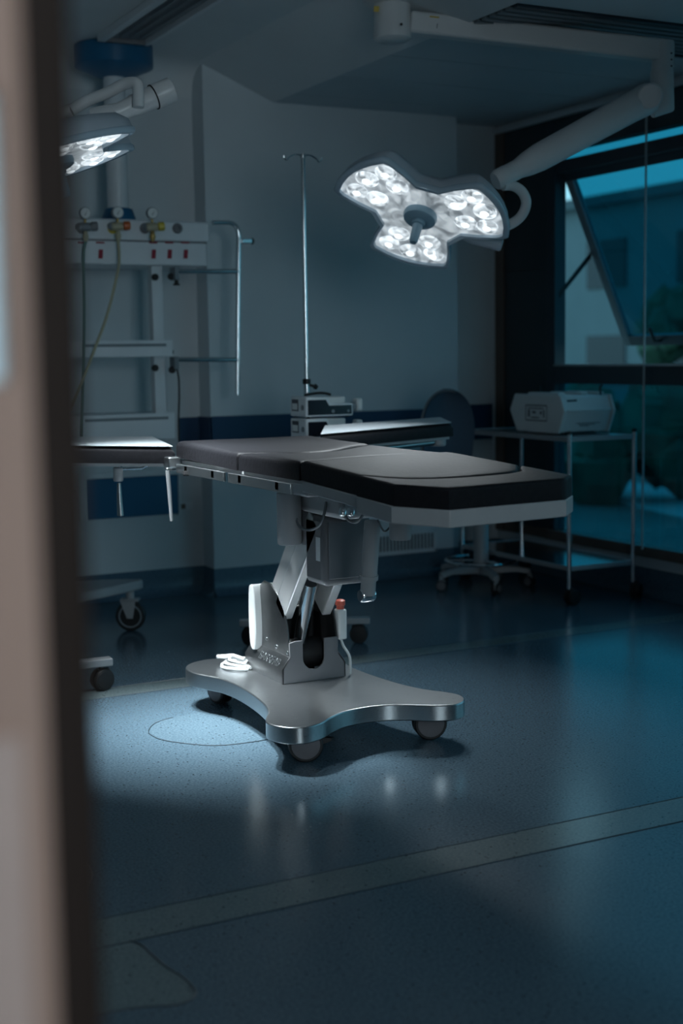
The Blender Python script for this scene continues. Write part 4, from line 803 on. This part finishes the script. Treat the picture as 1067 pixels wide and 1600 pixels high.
# ================================================================== SMALL FIXTURES
vg = thing('wall_grille', (4.05, YB, 0.2), 'white ventilation grille with upright dark slots low on the back wall', 'vent')
gx0, gx1, gz0, gz1 = 3.80, 4.255, 0.135, 0.262
box('grille_back', (gx0+0.02, YB-0.006, gz0+0.02), (gx1-0.015, YB-0.001, gz1-0.012), 'slot', vg)
for a, b in (((gx0, gz0), (gx1, gz0+0.022)), ((gx0, gz1-0.014), (gx1, gz1)), ((gx0, gz0), (gx0+0.02, gz1)), ((gx1-0.016, gz0), (gx1, gz1))):
    box('grille_frame', (a[0], YB-0.018, a[1]), (b[0], YB-0.001, b[1]), 'white', vg, 0.002)
for i in range(18):
    x = gx0+0.032+i*0.0235; box('slat', (x, YB-0.015, gz0+0.022), (x+0.009, YB-0.004, gz1-0.014), 'white', vg)
wpn = thing('wall_panel', (2.42, YL, 0.55), 'blue rectangular panel in a pale frame low on the recessed wall', 'wall panel')
q0, q1 = at(133, 749, Y=YL), at(278, 803, Y=YL); 
box('panel_face', (q0.x, YL-0.014, q1.z+0.003), (q1.x, YL-0.001, q0.z-0.002), 'pendblue', wpn, 0.002)
for a, b in (((q0.x-0.05, q0.z), (q1.x+0.03, q0.z+0.03)), ((q0.x-0.05, q1.z-0.004), (q0.x, q0.z)), ((q1.x, q1.z-0.004), (q1.x+0.012, q0.z))):
    box('panel_frame', (a[0], YL-0.02, a[1]), (b[0], YL-0.001, b[1]), 'white', wpn, 0.003)
p = at(285, 791, Y=YL); ws = thing('wall_socket', (p.x, YL, p.z), 'small brown socket on the wall beside the blue panel', 'socket')
box('socket_plate', (p.x-0.016, YL-0.010, p.z-0.02), (p.x+0.06, YL-0.001, p.z+0.02), 'white', ws, 0.003); box('socket_insert', (p.x-0.012, YL-0.014, p.z-0.014), (p.x+0.014, YL-0.009, p.z+0.014), 'brown', ws, 0.002)
# ceiling diffuser near the pendant
cd = thing('ceiling_diffuser', (2.28, 5.6, ZH), 'long recessed air diffuser in the high ceiling beside the blue cap', 'vent')
vx0, vx1, vy0, vy1 = 2.155, 2.385, 4.6, 6.605
box('diffuser_plate', (vx0+0.02, vy0+0.02, ZH-0.012), (vx1-0.02, vy1-0.01, ZH-0.001), 'greyvent', cd)
for a, b in (((vx0-0.02, vy0), (vx0+0.02, vy1)), ((vx1-0.012, vy0), (vx1+0.012, vy1)), ((vx0, vy0), (vx1, vy0+0.03))):
    box('diffuser_frame', (*a, ZH-0.035), (*b, ZH-0.001), 'white', cd, 0.004)
box('end_plate', (vx0+0.02, vy1-0.02, ZH-0.034), (vx1-0.012, vy1, ZH-0.001), 'dgrey', cd)
for i in range(3):
    x = vx0+0.06+i*0.05; box('vane', (x, vy0+0.03, ZH-0.028), (x+0.006, vy1-0.10, ZH-0.010), 'greyvent', cd)
# linear slot grille between the ceiling panels
lg = thing('slot_grille', (4.03, 4.92, ZL), 'dark linear slot grille set across the low ceiling', 'vent')
box('grille_back', (3.25, 4.68, ZL+0.004), (XW-0.005, 5.16, ZL+0.011), 'slot', lg)
for i in range(9):
    y = 4.685+i*0.058; box('slat', (3.25, y, ZL-0.008), (XW-0.005, y+0.030, ZL+0.004), 'greyvent' if i not in (0, 8) else 'frame', lg, 0.002)
# equipment cart foot (the cart body is behind the door frame)
b0 = at(205, 985, Z=0)
ec = thing('equipment_cart', (b0.x-0.45, b0.y-0.1, 0), 'pale equipment cart with a large grey caster, mostly behind the door frame', 'cart')
bz = 0.20
MB().prism(smooth([(b0.x+0.02, b0.y-0.05, bz), (b0.x+0.03, b0.y+0.03, bz), (b0.x-0.2, b0.y+0.12, bz), (b0.x-0.75, b0.y+0.15, bz), (b0.x-0.8, b0.y-0.2, bz), (b0.x-0.4, b0.y-0.25, bz)], 4, True), (0, 0, 0.045)).build('base_deck', 'painted', ec, 0.008)
box('cart_cabinet', (b0.x-0.80, b0.y-0.18, bz+0.045), (b0.x-0.42, b0.y+0.14, 0.85), 'white', ec, 0.015)
def fork_caster(root, p, r, a):
    f_ = Vector((math.cos(a), math.sin(a), 0)); ax_ = Vector((-f_.y, f_.x, 0)); p = Vector(p); c_ = p+Vector((0, 0, r))
    k_ = MB()
    for s_ in (-1, 1):
        o = ax_*s_*0.022
        k_.prism([c_+o-f_*0.015-Vector((0, 0, 0.01)), c_+o+f_*0.015-Vector((0, 0, 0.01)), c_+o+f_*0.03+Vector((0, 0, r*1.02)), c_+o-f_*0.045+Vector((0, 0, r*1.02))], ax_*0.004*s_)
    k_.prism([c_+ax_*0.026-f_*0.045+Vector((0, 0, r*1.02)), c_+ax_*0.026+f_*0.045+Vector((0, 0, r*1.02)), c_-ax_*0.026+f_*0.045+Vector((0, 0, r*1.02)), c_-ax_*0.026-f_*0.045+Vector((0, 0, r*1.02))], (0, 0, 0.012))
    k_.cyl(c_+Vector((0, 0, r*1.05)), c_+Vector((0, 0, bz-r)), 0.02)
    k = k_.build('caster_fork', 'painted', root, 0.002)
    MB().lathe(c_-ax_*0.016, ax_, [(0, r*0.75), (0.0, r*0.93), (0.005, r), (0.027, r), (0.032, r*0.93), (0.032, r*0.75)], 30).build('tyre', 'black', k)
    MB().lathe(c_-ax_*0.014, ax_, [(0, r*0.2), (0, r*0.78), (0.028, r*0.78), (0.028, r*0.2)], 30).build('wheel_rim', 'wheel', k)
    for s_ in (-1, 1): MB().lathe(c_+ax_*s_*0.0145, ax_*s_, [(0, r*0.66), (0.004, r*0.70), (0.004, r*0.78), (0, r*0.80)], 30).build('rim_ring', 'greyvent', k)
fork_caster(ec, b0, 0.072, R(-58+27))
for dx, dy in ((-0.72, -0.15), (-0.72, 0.1)): fork_caster(ec, b0+Vector((dx, dy, 0)), 0.072, R(20))
# low rolling stand at the left
l0 = at(160, 1078, Z=0)
rs = thing('rolling_stand', (l0.x-0.25, l0.y, 0), 'low white bar on a black caster, foot of a stand behind the door frame', 'stand')
flatbar('base_bar', l0+Vector((0.04, 0.0, 0)), l0+Vector((-0.5, 0.02, 0)), 0.055, 0.098, 0.03, 'painted', rs)
flatbar('base_bar', l0+Vector((-0.26, -0.2, 0)), l0+Vector((-0.26, 0.22, 0)), 0.05, 0.098, 0.03, 'painted', rs)
for q in (Vector((0, 0, 0)), Vector((-0.46, 0.02, 0)), Vector((-0.26, 0.18, 0)), Vector((-0.26, -0.17, 0))): caster(rs, l0+q, 0.044, m='black', ang=R(-75), wid=0.05, z0=0.10)
MB().cyl(l0+Vector((-0.26, 0, 0.12)), l0+Vector((-0.26, 0, 0.80)), 0.016, n=14).build('post', 'chrome', rs)
box('top_tray', (l0.x-0.42, l0.y-0.14, 0.80), (l0.x-0.12, l0.y+0.14, 0.815), 'steel', rs, 0.004)

# ================================================================== OUTSIDE
struct(box('ground_outside', (XW+0.14, -30, -0.9), (90, 60, -0.6), 'ground'))
struct(MB().prism([(8.3, 2, -0.6), (9.6, 2, -0.6), (14.5, 22, -0.6), (13.0, 22, -0.6)], (0, 0, 0.02)).build('path_outside', 'path'))
struct(MB().box((5.35, 2.0, -0.6), (5.9, 12, -0.02)).build('terrace_outside', 'path'))
def blob_mesh(c, rad, n, m, name, parent):
    mb = MB()
    for i in range(n):
        a, z = random.uniform(0, 6.28), random.uniform(-0.5, 0.8)
        q = Vector(c)+Vector((math.cos(a)*rad[0]*random.uniform(0.2, 0.75), math.sin(a)*rad[1]*random.uniform(0.2, 0.75), z*rad[2]*0.7))
        s_ = random.uniform(0.28, 0.5)*min(rad); b_ = MB().ball((0, 0, 0), 1, 10)
        mb.add([q+Vector((v.x, v.y, v.z))*s_*random.uniform(0.75, 1.2) for v in b_.v], b_.f)
    return mb.build(name, m, parent, angle=20)
def tree(p, h, rad, label, n=26):
    t = thing('tree', p, label, 'tree', 'plants outside the window')
    MB().tube([(p[0], p[1], p[2]), (p[0]+0.05, p[1], p[2]+h*0.4), (p[0], p[1]+0.1, p[2]+h*0.75)], [0.11, 0.09, 0.05], 8).build('trunk', 'bark', t)
    blob_mesh((p[0], p[1], p[2]+h*0.72), rad, n, 'leaf', 'crown', t)
def shrub(p, rad, label, n=22):
    t = thing('shrub', p, label, 'shrub', 'plants outside the window')
    blob_mesh((p[0], p[1], p[2]+rad[2]*0.7), rad, n, 'leaf', 'foliage', t)
shrub((11.5, 13.9, -0.6), (1.0, 1.4, 1.0), 'dark green shrub outside the window behind the case')
shrub((12.6, 11.0, -0.6), (1.0, 1.1, 1.15), 'dark green shrub outside between the case and the cord')
shrub((11.2, 9.0, -0.6), (0.9, 1.3, 1.0), 'dark green shrub outside at the right edge of the window')
tree((17.5, 19.5, -0.6), 3.2, (1.3, 1.3, 0.9), 'small tree seen through the gap of the open window')
bl = thing('building', (30, 32, -0.6), 'pale building with two rows of windows far outside the window', 'building')
box('facade', (26, 22, -0.6), (34, 44, 5.6), 'facade', bl); box('flat_roof', (25.7, 21.7, 5.6), (34.3, 44.3, 5.9), 'roof', bl)
for y in (24, 28, 32, 36, 40):
    for z in (0.4, 3.2): box('window', (25.95, y, z), (26.02, y+1.8, z+1.4), 'screen', bl)
b2_ = thing('building', (27, 14, -0.6), 'pale tall building outside at the right of the window', 'building')
box('facade', (24, 9, -0.6), (30, 20, 6.5), 'facade', b2_); box('flat_roof', (23.8, 8.8, 6.5), (30.2, 20.2, 6.8), 'roof', b2_)
for y in (10, 13, 16):
    for z in (1.0, 3.8): box('window', (23.95, y, z), (24.02, y+1.8, z+1.5), 'screen', b2_)
po = thing('post', (9.5, 8.45, -0.6), 'pale upright post standing outside at the right of the window', 'post')
MB().box((9.44, 8.39, -0.6), (9.56, 8.51, 0.95)).build('post_shaft', 'path', po); MB().box((9.38, 8.33, 0.95), (9.62, 8.57, 1.0)).build('post_cap', 'path', po)

for o in bpy.data.objects:
    if '_o' in o: del o['_o']
